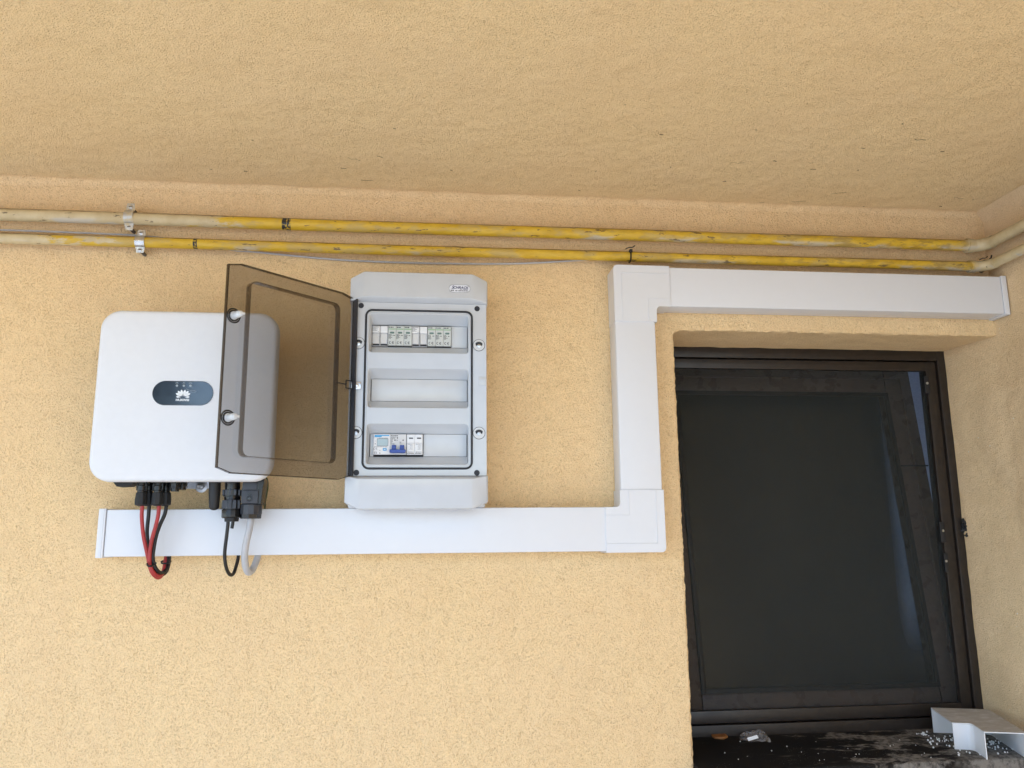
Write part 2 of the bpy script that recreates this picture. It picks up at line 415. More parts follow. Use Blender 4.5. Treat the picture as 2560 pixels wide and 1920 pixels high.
# main wall: flat n-gon + a rounded, uneven reveal strip
bm = B()
rc = .006
fl = [(-6, 0), (OPL-rc, 0), (OPL-rc, OPZ+rc), (WX1+.02, OPZ+rc), (WX1+.02, 6.), (-6, 6.)]
fv = [bm.verts.new((x, 0, z)) for x, z in fl]; bm.faces.new(fv)
path = []
z = 0.
while z < OPZ-.02: path.append((OPL, z, -1, 0)); z += .005 if z > .95 else .1
for i in range(9):
    a = R(180-90*i/8); c0 = Vector((OPL+.02, OPZ-.02))
    path.append((c0.x+.02*math.cos(a), c0.y+.02*math.sin(a), math.cos(a), math.sin(a)))
x = OPL+.025
while x < WX1+.02: path.append((x, OPZ, 0, 1)); x += .005
rows = []
for (x, z, nx, nz_) in path:
    row = []
    if nz_ == 0 or nx == 0: fx, fz = x + nx*rc, z + nz_*rc
    else: fx, fz = OPL-rc, OPZ+rc
    row.append(Vector((fx, 0, fz)))
    for k in (25, 50, 75, 90):
        a = R(k); o_ = rc*(1-math.sin(a)); y_ = rc*(1-math.cos(a))
        j = nz((x, z, k*.01), 55, .0022) + nz((x, z, 3+k*.01), 160, .0012)
        row.append(Vector((x+nx*(o_+j), y_+j*.6, z+nz_*(o_+j))))
    for y_ in (.03, .07, .12, .17, .30):
        j = nz((x, y_, z), 20, .002)
        # the right part of the lintel runs down a little towards the frame
        row.append(Vector((x+nx*j, y_, z+nz_*j)))
    rows.append(row)
loft(bm, rows, False, False, closed=False)
# back of the wall and a thick unseen upper storey, added to keep the sun off the porch
box(bm, -6, OPL-.06, .04, .30, 0, 6); box(bm, OPL-.06, WX1+.3, .04, .30, OPZ+.012, 6)
# uneven cove between wall and ceiling
rows = []
x = -3.
while x < WX1+.01:
    r0 = .016 + nz((x, 0, 0), 9, .006)
    row = []
    for k in range(7):
        a = R(90*k/6); j = nz((x, k*.03, 9), 40, .0016)
        row.append(Vector((x, -r0*(1-math.cos(a))-.0006-abs(j)*(k not in (0, 6)), CEIL-.0006 - r0*(1-math.sin(a)) - (j if 0 < k < 6 else 0))))
    rows.append(row); x += .012
loft(bm, rows, False, False, closed=False)
house = tag(obj('house_wall', bm, 'wall'), 'ochre stucco wall that the inverter, box and white trunking hang on', 'wall')

bm = B()                                   # ceiling slab
SL = -1.9
vs = [bm.verts.new(p) for p in ((-6, .03, CEIL), (WX1+.02, .03, CEIL), (WX1+.02, SL, CEIL), (-6, SL, CEIL))]; bm.faces.new(vs)
box(bm, -6, WX1+.3, SL, .02, CEIL+.002, CEIL+.22)
tag(obj('porch_ceiling', bm, 'ceil'), 'flat ochre stucco ceiling over the wall and pipes', 'ceiling')

bm = B(); rnd = random.Random(31)
for i in range(38):
    k = rnd.random()
    cx_ = rnd.uniform(-.6, 1.42) if k < .4 else rnd.uniform(.5, 1.45); cy_ = -abs(rnd.gauss(.03, .22)) - .01
    if cy_ < -.75: continue
    an = rnd.uniform(-.5, .5) + (1.2 if rnd.random() < .15 else 0); ln = rnd.choice((.004, .006, .008, .012, .02, .035))*rnd.uniform(.6, 1.2); bend = rnd.uniform(-.3, .3)
    p_ = [Vector((cx_+ln*t_*math.cos(an+bend*t_), cy_+ln*t_*math.sin(an+bend*t_), CEIL-.0016)) for t_ in (-.5, -.2, .1, .5)]; p_[1].y += ln*rnd.uniform(-.15, .15); p_[2].y += ln*rnd.uniform(-.15, .15)
    tube(bm, p_, rnd.uniform(.0002, .0005) if ln > .01 else rnd.uniform(.0004, .0009), 4)
o = obj('soot_strands', bm, 'soot', bpy.data.objects['porch_ceiling']); o['kind'] = 'stuff'
bm = B()                                   # right wall, its far end is the window reveal
rows = []
ys = [.30, .24, .2, .185] + [.18-.012*i for i in range(1, 20)] + [-.08-.06*i for i in range(1, 31)]
zs = [0, .5, .9] + [1.0+.012*i for i in range(0, 121)]
for z in zs:
    row = []
    for y_ in ys:
        inset = .026*max(0, min(1, (y_+.0)/.18)) if z < OPZ+.05 else 0
        if OPZ < z < OPZ+.05: inset *= 1-(z-OPZ)/.05
        rc_ = .022*max(0, 1-(CEIL-z)/.03)**2
        row.append(Vector((WX1 - inset - rc_ + nz((0, y_, z), 14, .003), y_, min(z, CEIL-.0004))))
    rows.append(row)
loft(bm, rows, False, False, closed=False)
box(bm, WX1+.012, WX1+.3, SL, .3, 0, CEIL-.002); box(bm, WX1, WX1+.3, -4.4, SL-.001, -.12, 5.5)  # tall unseen extension past the porch, added to block light from the right
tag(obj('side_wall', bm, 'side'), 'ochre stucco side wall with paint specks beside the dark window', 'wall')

o = obj('ground', bxs(-300, 300, -300, 300, -.5, -.12), 'ground'); o['kind'] = 'structure'
o = obj('terrace_floor', bxs(-6, WX1+.3, -2.6, 0, -.119, 0, .01), 'floor'); o['kind'] = 'structure'

# room behind the window (seen only as a pale strip beside the tilted sash)
bm = B()
X0, X1, Y0, Y1, Z0, Z1 = -.6, 1.95, .302, 3.4, 0, 2.5
for q in (((X0, Y0, Z0), (X0, Y1, Z0), (X0, Y1, Z1), (X0, Y0, Z1)), ((X1, Y0, Z0), (X1, Y1, Z0), (X1, Y1, Z1), (X1, Y0, Z1)),
          ((X0, Y0, Z0), (X1, Y0, Z0), (X1, Y1, Z0), (X0, Y1, Z0)), ((X0, Y0, Z1), (X1, Y0, Z1), (X1, Y1, Z1), (X0, Y1, Z1)),
          ((X0, Y1, 0), (X1, Y1, 0), (X1, Y1, .8), (X0, Y1, .8)), ((X0, Y1, 2.2), (X1, Y1, 2.2), (X1, Y1, Z1), (X0, Y1, Z1)),
          ((X0, Y1, .8), (-.2, Y1, .8), (-.2, Y1, 2.2), (X0, Y1, 2.2)), ((1.6, Y1, .8), (X1, Y1, .8), (X1, Y1, 2.2), (1.6, Y1, 2.2)),  # opening in the unseen far wall, added to let daylight in
          ((X0, Y0, 0), (OPL, Y0, 0), (OPL, Y0, Z1), (X0, Y0, Z1)), ((1.47, Y0, 0), (X1, Y0, 0), (X1, Y0, Z1), (1.47, Y0, Z1)),
          ((OPL, Y0, OPZ+.02), (1.47, Y0, OPZ+.02), (1.47, Y0, Z1), (OPL, Y0, Z1)), ((OPL, Y0, 0), (1.47, Y0, 0), (1.47, Y0, 1.08), (OPL, Y0, 1.08))):
    bm.faces.new([bm.verts.new(p) for p in q])
o = obj('room', bm, 'room', smooth=0); o['kind'] = 'structure'

# ------------------------------------------------------------------ window
win = thing('window', 'dark brown window with insect screen and inward tilted sash', 'window', (1.03, .2, 1.1))
FX0, FX1, FZ0, FZ1 = .606, 1.4565, 1.094, 2.104
def bars(bm, x0, x1, z0, z1, wl, wr, wb, wt, y0, y1, b=.002):
    box(bm, x0, x0+wl, y0, y1, z0, z1, b); box(bm, x1-wr, x1, y0, y1, z0, z1, b)
    box(bm, x0+wl-.001, x1-wr+.001, y0+.0004, y1-.0004, z0, z0+wb, b); box(bm, x0+wl-.001, x1-wr+.001, y0+.0004, y1-.0004, z1-wt, z1, b)
bm = B(); bars(bm, FX0, FX1, FZ0, FZ1, .03, .024, .036, .030, .18, .215); bars(bm, FX0, FX1-.0005, FZ0, FZ1, .05, .028, .05, .045, .218, .262)
obj('frame', bm, 'brown', win)
sc = B(); bars(sc, FX0+.033, FX1-.0265, FZ0+.039, FZ1-.033, .03, .031, .030, .026, .186, .202)
scr = obj('screen_frame', sc, 'brown', win)
bm = B(); bm.faces.new([bm.verts.new(p) for p in ((FX0+.05, .197, FZ0+.05), (FX1-.045, .197, FZ0+.05), (FX1-.045, .197, FZ1-.045), (FX0+.05, .197, FZ1-.045))])
obj('insect_mesh', bm, 'mesh', scr, 0)
# tilted sash
SLOPE = .139
def sy(z): return .245 + SLOPE*(z-1.2)
def tilt(bm):
    for v in bm.verts: v.co.y += SLOPE*(v.co.z-1.2)
bm = B(); bars(bm, .608, 1.457, 1.112, 2.088, .112, .0835, .085, .078, .232, .285, .009)
tilt(bm); sash = obj('sash', bm, 'sash', win)
bm = B(); bars(bm, .668, 1.4245, 1.144, 2.058, .0055, .0055, .0055, .0055, .2265, .2335, .0022); tilt(bm); obj('moulding', bm, 'sash', sash)
bm = B(); bars(bm, .7195, 1.374, 1.196, 2.011, .012, .012, .012, .012, .226, .234, .002); tilt(bm); obj('glazing_bead', bm, 'brown', sash)
bm = bxs(.715, 1.378, .246, .25, 1.19, 2.015); tilt(bm); obj('pane', bm, 'glass', sash, 0)
bm = B(); rows = []                         # curtain with soft folds
for i in range(121):
    xx = .5 + (1.468-.5)*i/120; yy = .425 + .002*math.sin(i*.21) + .001*math.sin(i*.5)
    rows.append([Vector((xx, yy, 1.0)), Vector((xx, yy, 2.3))])
loft(bm, rows, False, False, closed=False)
tag(obj('curtain', bm, 'curtain'), 'charcoal curtain hanging straight behind the window glass', 'curtain')
# catches on the screen frame and the foam left at the frame edge
for z, hgt in ((2.005, .05), (1.60, .055), (1.52, .05)):
    h = obj('catch', bxs(1.387 if z != 1.52 else 1.390, 1.402, .179, .187, z-hgt/2, z+hgt/2, .002), 'blackmat', win)
    bm = B(); cyl(bm, (1.394, .1785, z+.004), (1.394, .1768, z+.004), .0035, n=10); obj('screw', bm, 'steel', h)
obj('stay_bar', bxs(1.35, 1.43, .265, .270, 1.785, 1.789), 'blackmat', win)
bm = B(); rnd = random.Random(3)
for i in range(40):
    c = Vector((1.453+rnd.uniform(-.004, .004), .174+rnd.uniform(-.006, .006), 1.612+rnd.uniform(-.022, .022)))
    bmesh.ops.create_icosphere(bm, subdivisions=1, radius=rnd.uniform(.002, .005), matrix=Matrix.Translation(c))
obj('foam_bead', bm, 'blackmat', win)
# sill
bm = B()
ring = [(.300, 1.1), (.178, 1.1040), (-.046, 1.0893), (-.049, 1.0875), (-.050, 1.085), (-.050, 1.050), (-.044, 1.047), (.05, 1.047), (.3, 1.05)]
loft(bm, [[Vector((xx, a, b)) for a, b in ring] for xx in (.6145, 1.4795)])
tag(obj('window_sill', bm, 'sill'), 'dark brown dusty window sill littered with white beads', 'sill')
def sill_z(y): return 1.0893 + (1.1040-1.0893)*(y+.046)/.224
obj('lower_wall', bxs(OPL-.02, WX1+.01, .002, .29, 0, 1.046), 'wall', house)

# ------------------------------------------------------------------ things on the sill
def l_fitting(origin, u, v, n, au, av, wu, wv, depth, r=.012, ri=.01):
    """L outline: outer corner at the origin, arms along u and v (au, av long), arm widths wv (u-arm) and wu (v-arm)"""
    pts = []
    for i in range(7):
        a = R(180+90*i/6) ; pts.append((r+r*math.cos(a), r+r*math.sin(a)))
    pts += [(au, 0), (au, wv)]
    for i in range(7):
        a = R(270-90*i/6); pts.append((wu+ri+ri*math.cos(a), wv+ri+ri*math.sin(a)))
    pts += [(wu, av), (0, av)]
    return pts
def loose_elbow():
    base = Vector((1.4245, .118, sill_z(.118)-.0005)); yaw = R(13.5)
    u = Vector((-math.cos(yaw), math.sin(yaw), 0)); v = Vector((-math.sin(yaw), -math.cos(yaw), 0))
    tl = (1.1040-1.0893)/.224
    f = lambda a, b, h: base + u*a + v*b + Vector((0, 0, h + ((u*a+v*b).y)*tl))
    au, av, wu, wv, hgt, t = .137, .196, .094, .131, .060, .0022
    pts = l_fitting(None, None, None, None, au, av, wu, wv, hgt)
    root = thing('loose_trunking_elbow', 'loose dusty white trunking elbow lying open side down on the sill', 'trunking elbow', tuple(base))
    bm = B(); prism(bm, pts, lambda a, b: f(a, b, hgt-t), lambda a, b: f(a, b, hgt)); obj('top_plate', bm, 'dpvc', root)
    outer = [(au, 0)] + [(.012+.012*math.cos(R(270-90*i/6)), .012+.012*math.sin(R(270-90*i/6))) for i in range(7)] + [(0, av)]
    inner = [(au, wv)] + [(wu+.014+.014*math.cos(R(270-90*i/6)), wv+.014+.014*math.sin(R(270-90*i/6))) for i in range(7)] + [(wu, av)]
    for nm, line, sgn in (('outer_side', outer, 1), ('inner_side', inner, -1)):
        off = []
        for i, q in enumerate(line):
            a = Vector(line[max(i-1, 0)]); b = Vector(line[min(i+1, len(line)-1)]); d = (b-a).normalized(); nn = Vector((d.y, -d.x))*sgn
            cc = Vector((wu*.5, wv*.5)) if sgn > 0 else Vector((0, 0))
            if (cc-Vector(q)).dot(nn) < 0: nn = -nn
            off.append((q[0]+nn.x*t, q[1]+nn.y*t))
        bm = B()
        rows = [[f(*a, 0), f(*a, hgt-t-.0003), f(*b, hgt-t-.0003), f(*b, 0)] for a, b in zip(line, off)]
        loft(bm, rows); obj(nm, bm, 'dpvc', root)
loose_elbow()
bm = B(); rnd = random.Random(11)
for i in range(150):
    k = rnd.random()
    if k < .30: q = (rnd.gauss(2362, 22), rnd.gauss(1852, 9))
    elif k < .62: q = (rnd.gauss(2478, 28), rnd.gauss(1866, 9))
    elif k < .70: q = (rnd.uniform(2290, 2325), rnd.uniform(1829, 1840))
    elif k < .88: q = (rnd.uniform(2390, 2540), rnd.uniform(1872, 1892))
    else: q = (rnd.uniform(1800, 2330), rnd.uniform(1850, 1905))
    p = PZ(q[0], q[1], 1.098); p = PZ(q[0], q[1], sill_z(max(-.045, min(.17, p.y))))
    if not (.63 < p.x < 1.45 and -.045 < p.y < .172): continue
    r_ = rnd.uniform(.0011, .0027) if k < .88 else rnd.uniform(.0007, .0014)
    bmesh.ops.create_icosphere(bm, subdivisions=1, radius=r_, matrix=Matrix.Translation((p.x, p.y, sill_z(p.y)+r_*.9)))
o = obj('polystyrene_beads', bm, 'bead'); o['kind'] = 'stuff'; tag(o, 'scattered white polystyrene beads on the dark sill', 'beads')
# hexagonal brown chip
c = PZ(1798, 1843, 1.1035); c.z = sill_z(c.y)
bm = B(); pts = [(-.0185, -.012), (-.0185, .006), (-.004, .0165), (.0175, .014), (.0185, -.008), (.004, -.0175)]
loft(bm, [[Vector((c.x+a, c.y+b*1.3, c.z+h+b*1.3*.066)) for a, b in pts] for h in (.0006, .006)])
bmesh.ops.bevel(bm, geom=bm.edges[:], offset=.0008, segments=1, affect='EDGES')
tag(obj('wood_chip', bm, 'hex'), 'small six sided brown chip on the sill beside the plastic bag', 'chip')
# crumpled clear bag with a white label
root_c = PZ(1880, 1845, 1.103); root_c.z = sill_z(root_c.y)
bag = thing('plastic_bag', 'small crumpled clear plastic bag with white paper label on sill', 'plastic bag', tuple(root_c))
bm = B(); rows = []
outl = [(1836, 1836, .003), (1850, 1852, .010), (1870, 1856, .014), (1893, 1857, .018), (1912, 1856, .017), (1927, 1855, .006)]
outu = [(1838, 1832, .004), (1855, 1831, .014), (1872, 1829, .022), (1892, 1829, .026), (1908, 1838, .016), (1926, 1850, .005)]
for (ax, ay, ah), (bx, by, bh) in zip(outl, outu):
    row = []
    for k in range(9):
        s_ = k/8; q = PZ(ax+(bx-ax)*s_, ay+(by-ay)*s_, 1.102); y_ = min(q.y, .172)
        hh = (ah+(bh-ah)*s_)*math.sin(math.pi*min(1, .12+s_*.76))*.7 + .004*noise.noise(Vector((ax*.2, k*1.3, 0)))
        row.append(Vector((q.x, y_, sill_z(y_)+max(.001, hh))))
    rows.append(row)
rows2 = []
for a, b in zip(rows, rows[1:]):
    for k in range(3): rows2.append([p.lerp(q, k/3)+Vector((0, 0, .003*noise.noise(p*200+Vector((k, 0, 0))))) for p, q in zip(a, b)])
rows2.append(rows[-1])
loft(bm, rows2, False, False, closed=False); obj('film', bm, 'bag', bag, 60)
bm = B(); a = PZ(1866, 1851, 1.112); b_ = PZ(1889, 1846, 1.116)
box(bm, -.013, .013, -.0002, .0002, -.004, .004)
bmesh.ops.transform(bm, matrix=Matrix.Translation((a+b_)/2+Vector((0, -.012, .006))) @ Matrix.Rotation(R(-13), 4, 'Y') @ Matrix.Rotation(R(-40), 4, 'X'), verts=bm.verts[:])
obj('paper_label', bm, 'inkw', bag, 0)

# ------------------------------------------------------------------ gas pipes, clamps, wire, ties
def bent(z, r, yc=-.03, xb=1.415, rb=.03, xw=1.452):
    pth = [Vector((x_, yc + nz((x_, 0, z), 2, .002), z + nz((x_, 5, z), 1.5, .0025))) for x_ in [-4.08+.1*i for i in range(55)] if x_ < xb-.005]
    for i in range(9):
        a = R(90*i/8); pth.append(Vector((xb+(xw-xb)*math.sin(a), yc-(xw-xb)*(1-math.cos(a)), z)))
    pth += [Vector((xw, yc-.1-.1*i, z)) for i in range(14)]
    return pth
def pipe(z, r, mat, label, yc=-.03):
    root = thing('gas_pipe', label, 'gas pipe', (0, yc, z), 'yellow gas pipes under the ceiling')
    pth = bent(z, r, yc); k = next(i for i, p in enumerate(pth) if p.x > 1.414)
    bm = B(); tube(bm, pth[:k+1], r, 20); obj('straight_run', bm, mat, root)
    bm = B(); tube(bm, pth[k:k+9], r*1.12, 20); obj('elbow', bm, mat, root)
    bm = B(); tube(bm, pth[k+8:], r, 16); obj('return_run', bm, mat, root)
    bm = B(); tube(bm, [pth[k]+Vector((-.012, 0, 0)), pth[k]+Vector((.004, 0, 0))], r*1.28, 20); obj('collar', bm, mat, root)
pipe(2.3355, .0145, 'pipeA', 'thicker yellow gas pipe with cream left end, just under the ceiling')
pipe(2.2785, .0125, 'pipeB', 'thinner yellow gas pipe just above the upper white trunking')
def clamp(x, z, r, label, yc=-.03, tab=.016, up=.018, lo=.018, mat='clamp'):
    root = thing('pipe_clamp', label, 'pipe clamp', (x, yc, z), 'pipe clamps')
    hw, t = .0105, .0016
    bm = B(); ro = r+.0012
    for sgn in (-1, 1):
        pass
    line = [Vector((0, yc-.002, up+r))] + [Vector((0, yc-ro*math.sin(R(a)), ro*math.cos(R(a)))) for a in range(8, 173, 12)] + [Vector((0, yc-.002, -r-lo))]
    rows = []
    for i, p in enumerate(line):
        d = (line[min(i+1, len(line)-1)]-line[max(i-1, 0)]).normalized(); nn = Vector((0, -d.z, d.y)); nn = nn if nn.y < 0 else -nn
        q = p+nn*t; taper = .75 if i in (0, len(line)-1) else 1
        rows.append([Vector((x-hw*taper, p.y, z+p.z)), Vector((x+hw*taper, p.y, z+p.z)), Vector((x+hw*taper, q.y, z+q.z)), Vector((x-hw*taper, q.y, z+q.z))])
    loft(bm, rows); obj('strap', bm, mat, root)
    for zz in (z+r+up*.55, z-r-lo*.55):
        bm = B(); lathe(bm, (x, yc-.001, zz), (0, -1, 0), ((0, .0056), (.0022, .0056), (.004, .004), (.0045, .002)), 12); s_ = obj('screw', bm, mat, root)
        obj('screw_slot', bxs(x-.0035, x+.0035, yc-.0062, yc-.0052, zz-.0006, zz+.0006), 'blackmat', s_)
    for zz in (z+r+up*.55, z-r-lo*.55):
        bm = B(); cyl(bm, (x, 0, zz), (x, yc, zz), .004, n=10); obj('stud', bm, 'dgrey', root)
clamp(-.687, 2.338, .0145, 'cream smeared metal clamp holding the thicker gas pipe', up=.02, lo=.017)
clamp(-.6585, 2.279, .0125, 'shiny zinc clamp holding the thinner gas pipe', up=.016, lo=.014, mat='steel')
wp = [(-30, 574, -.017), (100, 578, -.017), (250, 584, -.017), (345, 589, -.014), (420, 597, -.008), (500, 611, -.007), (580, 625, -.007), (640, 630, -.006), (760, 642, -.006), (860, 650, -.006), (980, 655.5, -.006), (1100, 658.5, -.006), (1240, 659.5, -.006),
      (1340, 657, -.006), (1440, 651, -.006), (1520, 646, -.008), (1640, 640, -.008), (1900, 648, -.008), (2150, 655, -.008), (2330, 661, -.014), (2410, 658, -.03), (2455, 657, -.045), (2490, 652, -.07)]
pts = [P(a, b, y) for a, b, y in wp]
e0 = pts[-1]
pts += [Vector((1.466, -.14, e0.z+.004)), Vector((1.468, -.26, e0.z+.014)), Vector((1.468, -.45, e0.z+.02))]
bm = B(); tube(bm, catmull(pts, 6), .0024, 8)
tag(obj('thin_wire', bm, 'gcab'), 'thin grey wire sagging along below the yellow pipes', 'wire')
def tie(x, label):
    root = thing('cable_tie', label, 'cable tie', (x, -.03, 2.2785), 'black cable ties on the lower gas pipe')
    bm = B(); r = .0138
    pth = [Vector((x, -.03-r*math.sin(a), 2.2785+r*math.cos(a)*1.02)) for a in [2*math.pi*i/24 for i in range(25)]]
    tube(bm, pth, .0018, 8, False); obj('loop', bm, 'blackmat', root)
    obj('lock_head', bxs(x-.003, x+.004, -.046, -.037, 2.2855, 2.293, .001), 'blackmat', root)
    bm = B(); tube(bm, catmull([(x-.013, -.042, 2.2935), (x-.004, -.043, 2.2975), (x+.004, -.042, 2.2985), (x+.012, -.04, 2.304)]), .0013, 6); obj('tail', bm, 'blackmat', root)
tie(.502, 'black cable tie on the thinner pipe above the trunking corner')
tie(1.440, 'black cable tie on the thinner pipe by the side wall')
bm = B(); tube(bm, catmull([(1.445, -.055, 2.293), (1.455, -.065, 2.283), (1.465, -.075, 2.277)]), .0018, 6)
tube(bm, catmull([(1.452, -.055, 2.302), (1.446, -.055, 2.285), (1.436, -.052, 2.270)]), .0018, 6)
obj('knot', bm, 'blackmat', bpy.data.objects['cable_tie.001'])

# ------------------------------------------------------------------ white cable trunking
tr = thing('cable_trunking', 'white plastic cable trunking running in a stepped line across the wall', 'cable trunking', (0, 0, 1.6))
def section(x0, x1, z0, z1, horizontal):
    o = obj('trunk_section', bxs(x0, x1, -.0535, -.0005, z0+.0006, z1-.0006, .0012), 'pvc', tr)
    obj('lid', bxs(x0+.0004, x1-.0004, -.0600, -.0538, z0, z1, .0022, 3), 'pvc', o)
    return o
section(-.674, .4165, 1.5645, 1.6638, True)
section(.4523, .5505, 1.698, 2.108, False)
section(.586, 1.4640, 2.1442, 2.2428, True)
def cap(x0, x1, z0, z1):
    o = obj('end_cap', bxs(x0, x1, -.0625, -.0002, z0, z1, .0018, 2), 'pvc', tr)
    return o
cap(-.6895, -.6745, 1.5622, 1.6660); obj('ridge', bxs(-.6800, -.6785, -.0632, -.0615, 1.5635, 1.6648, .0002), 'pvc', bpy.data.objects['end_cap'])
cap(1.4645, 1.4785, 2.1420, 2.2448)
def elbow(ox, oz, su, sv):
    pts = l_fitting(None, None, None, None, .1395, .1415, .1035, .1025, .063, .0095, .008)
    g = lambda a, b, y: Vector((ox+su*a, y, oz+sv*b))
    bm = B(); prism(bm, pts, lambda a, b: g(a, b, -.0005), lambda a, b: g(a, b, -.0632))
    es = [e for e in bm.edges if all(abs(v.co.y+.0632) < 1e-5 for v in e.verts)]
    bmesh.ops.bevel(bm, geom=es, offset=.0009, segments=2, affect='EDGES')
    o = obj('elbow', bm, 'pvc', tr, 50)
    def ln(a0, b0, a1, b1):
        p, q = g(a0, b0, 0), g(a1, b1, 0)
        obj('ridge', bxs(min(p.x, q.x)-.0007, max(p.x, q.x)+.0007, -.0643, -.0625, min(p.z, q.z)-.0007, max(p.z, q.z)+.0007, .0003, 1), 'pvc', o)
    ln(.0195, .0195, .0195, .1405); ln(.0205, .0195, .1385, .0195)
    ln(.0835, .0835, .0835, .1405); ln(.0845, .0835, .1385, .0835)
elbow(.4515, 2.2455, 1, -1)
elbow(.5530, 1.5612, -1, 1)

# ------------------------------------------------------------------ inverter
IX0, IX1, IZ0, IZ1, IY = -.6812, -.3140, 1.7165, 2.0793, -.165
inv = thing('solar_inverter', 'white rounded square solar inverter with dark oval display window', 'inverter', (-.5, 0, 1.72))
bm = B(); rr0 = .042
rings = [rr(IX0+i, IX1-i, IZ0+i, IZ1-i, rr0-i*.6, y, 10) for i, y in ((.018, -.122), (.004, -.128), (.0008, -.136), (0, -.145), (.0006, -.157), (.0024, -.162), (.0055, -.1645), (.011, IY), (.06, IY-.0006))]
loft(bm, rings, True, True); obj('front_cover', bm, 'inv', inv, 60)
bm = B(); box(bm, IX0+.045, IX1-.045, -.1215, -.022, IZ0+.022, IZ1-.03, .01, 3); obj('rear_housing', bm, 'dgrey', inv)
for i in range(14):
    xx = IX0+.06+i*.0185; obj('cooling_fin', bxs(xx, xx+.004, -.0215, -.008, IZ0+.04, IZ1-.05), 'dgrey', inv)
# display
PXc, PZc = -.5025, 1.9002
bm = B(); hw, hh = .0615, .0258
loft(bm, [rr(PXc-hw+i, PXc+hw-i, PZc-hh+i, PZc+hh-i, hh-i-.0001, y, 12) for i, y in ((0, -.1640), (0, -.1664), (.0005, -.1668))]); disp = obj('display_window', bm, 'gloss', inv, 30)
for i, xx in enumerate((-.5155, -.5015, -.4880)):
    bm = B(); cyl(bm, (xx, -.1666, PZc+.0158), (xx, -.1671, PZc+.0158), .0024, n=16); obj('indicator_light', bm, 'led', disp)
    bm = B(); words(bm, xx-.0035, xx+.0035, PZc+.0212, .0008, -.1672, random.Random(i)); words(bm, xx-.002, xx+.002, PZc+.0226, .0006, -.1672, random.Random(i+5)); obj('indicator_symbol', bm, 'led', disp, 0)
def petal(ang, ln, wd, bx, bz):
    bm = B(); n = 12; pts = []
    for i in range(n+1):
        t = i/n; pts.append((t*ln, wd*math.sin(math.pi*t**1.45)**.8 if 0 < t < 1 else 0))
    pts = [(a, b*.86) for a, b in pts]; poly = pts + [(a, -b) for a, b in pts[-2:0:-1]]
    ca, sa = math.cos(ang), math.sin(ang)
    prism(bm, poly, lambda a, b: Vector((bx+a*ca-b*sa, -.1668, bz+a*sa+b*ca)), lambda a, b: Vector((bx+a*ca-b*sa, -.1672, bz+a*sa+b*ca)))
    obj('emblem_petal', bm, 'inkw', disp, 0)
cx, cz = PXc+.0005, PZc-.0068
for ang, ln, wd, off in ((80, .0142, .0030, .0012), (55, .0142, .0029, .0022), (29, .0132, .0027, .0028), (3, .0098, .0019, .0036)):
    for sgn in (1, -1):
        a = R(ang) if sgn > 0 else R(180-ang)
        petal(a, ln, wd, cx+off*sgn*1.1, cz-.0004*(ang < 10)*4)
text('lettering', 'HUAWEI', cx-.0003, -.1671, PZc-.0166, .0046, 'inkw', disp, bold=.00022, wide=1.1)
# thin pale curved line on the display glass
bm = B(); tube(bm, catmull([(cx+.006, -.167, PZc+.009), (cx+.014, -.167, PZc+.006), (cx+.022, -.167, PZc+.0055), (cx+.0265, -.167, PZc+.0035), (cx+.022, -.167, PZc+.002), (cx+.012, -.167, PZc+.003)], 6), .0003, 6); obj('pale_line', bm, 'led', disp)

Z2 = lambda x, y: (230+x/4.254, 1160+y/4.254)
def Q(x, y, Y): return P(*Z2(x, y), Y)
# underside hardware
a, b_ = Q(255, 195, -.115), Q(480, 243, -.115)
bm = B(); prism(bm, [(a.x, a.z+.03), (b_.x, a.z+.03), (b_.x-.001, b_.z+.010), (a.x+.03, b_.z+.001), (a.x+.007, b_.z), (a.x, a.z-.002)], lambda x, z: Vector((x, -.128, z)), lambda x, z: Vector((x, -.092, z)))
obj('rotary_switch', bm, 'blackmat', inv)
a, b_ = Q(1000, 190, -.012), Q(1262, 262, -.012)
o = obj('mounting_bracket', bxs(a.x, b_.x, -.013, -.001, b_.z, a.z+.05, .001), 'steel', inv)
c = Q(1160, 238, -.018)
bm = B(); lathe(bm, (c.x, -.013, c.z), (0, -1, 0), ((0, .0135), (.002, .0135), (.0025, .0075), (.0027, .0065)), 20); bl = obj('washer', bm, 'steel', o)
bm = B(); lathe(bm, (c.x, -.0155, c.z), (0, -1, 0), ((0, .0078), (.006, .0078), (.0075, .006)), 6); obj('hex_nut', bm, 'steel', bl, 20)
bm = B(); lathe(bm, (c.x, -.022, c.z), (0, -1, 0), ((0, .0042), (.006, .0042), (.007, .003)), 14); obj('bolt_end', bm, 'steel', bl)
a, b_ = Q(1308, 170, -.118), Q(1297, 492, -.118)
bm = B(); L = (b_-a).length; lathe(bm, a, b_-a, ((-.02, .0125), (L*.3, .0122), (L*.9, .0103), (L*.96, .0082), (L*.99, .005), (L, .001)), 20); obj('antenna', bm, 'blackmat', inv)
def socket(x, Y, y1, r=.0105):
    a = Q(x, 150, Y); e = Q(x, y1, Y)
    bm = B(); lathe(bm, a, (0, 0, -1), ((0, r*.95), (a.z-e.z-.008, r*.95), (a.z-e.z-.006, r*.78), (a.z-e.z, r*.78)), 16); obj('solar_socket', bm, 'black', inv)
    obj('socket_clip', bxs(a.x-.005, a.x+.005, Y-r-.002, Y-r+.004, e.z+.006, a.z-.005, .001), 'black', inv)
socket(892, -.118, 292); socket(965, -.097, 275)

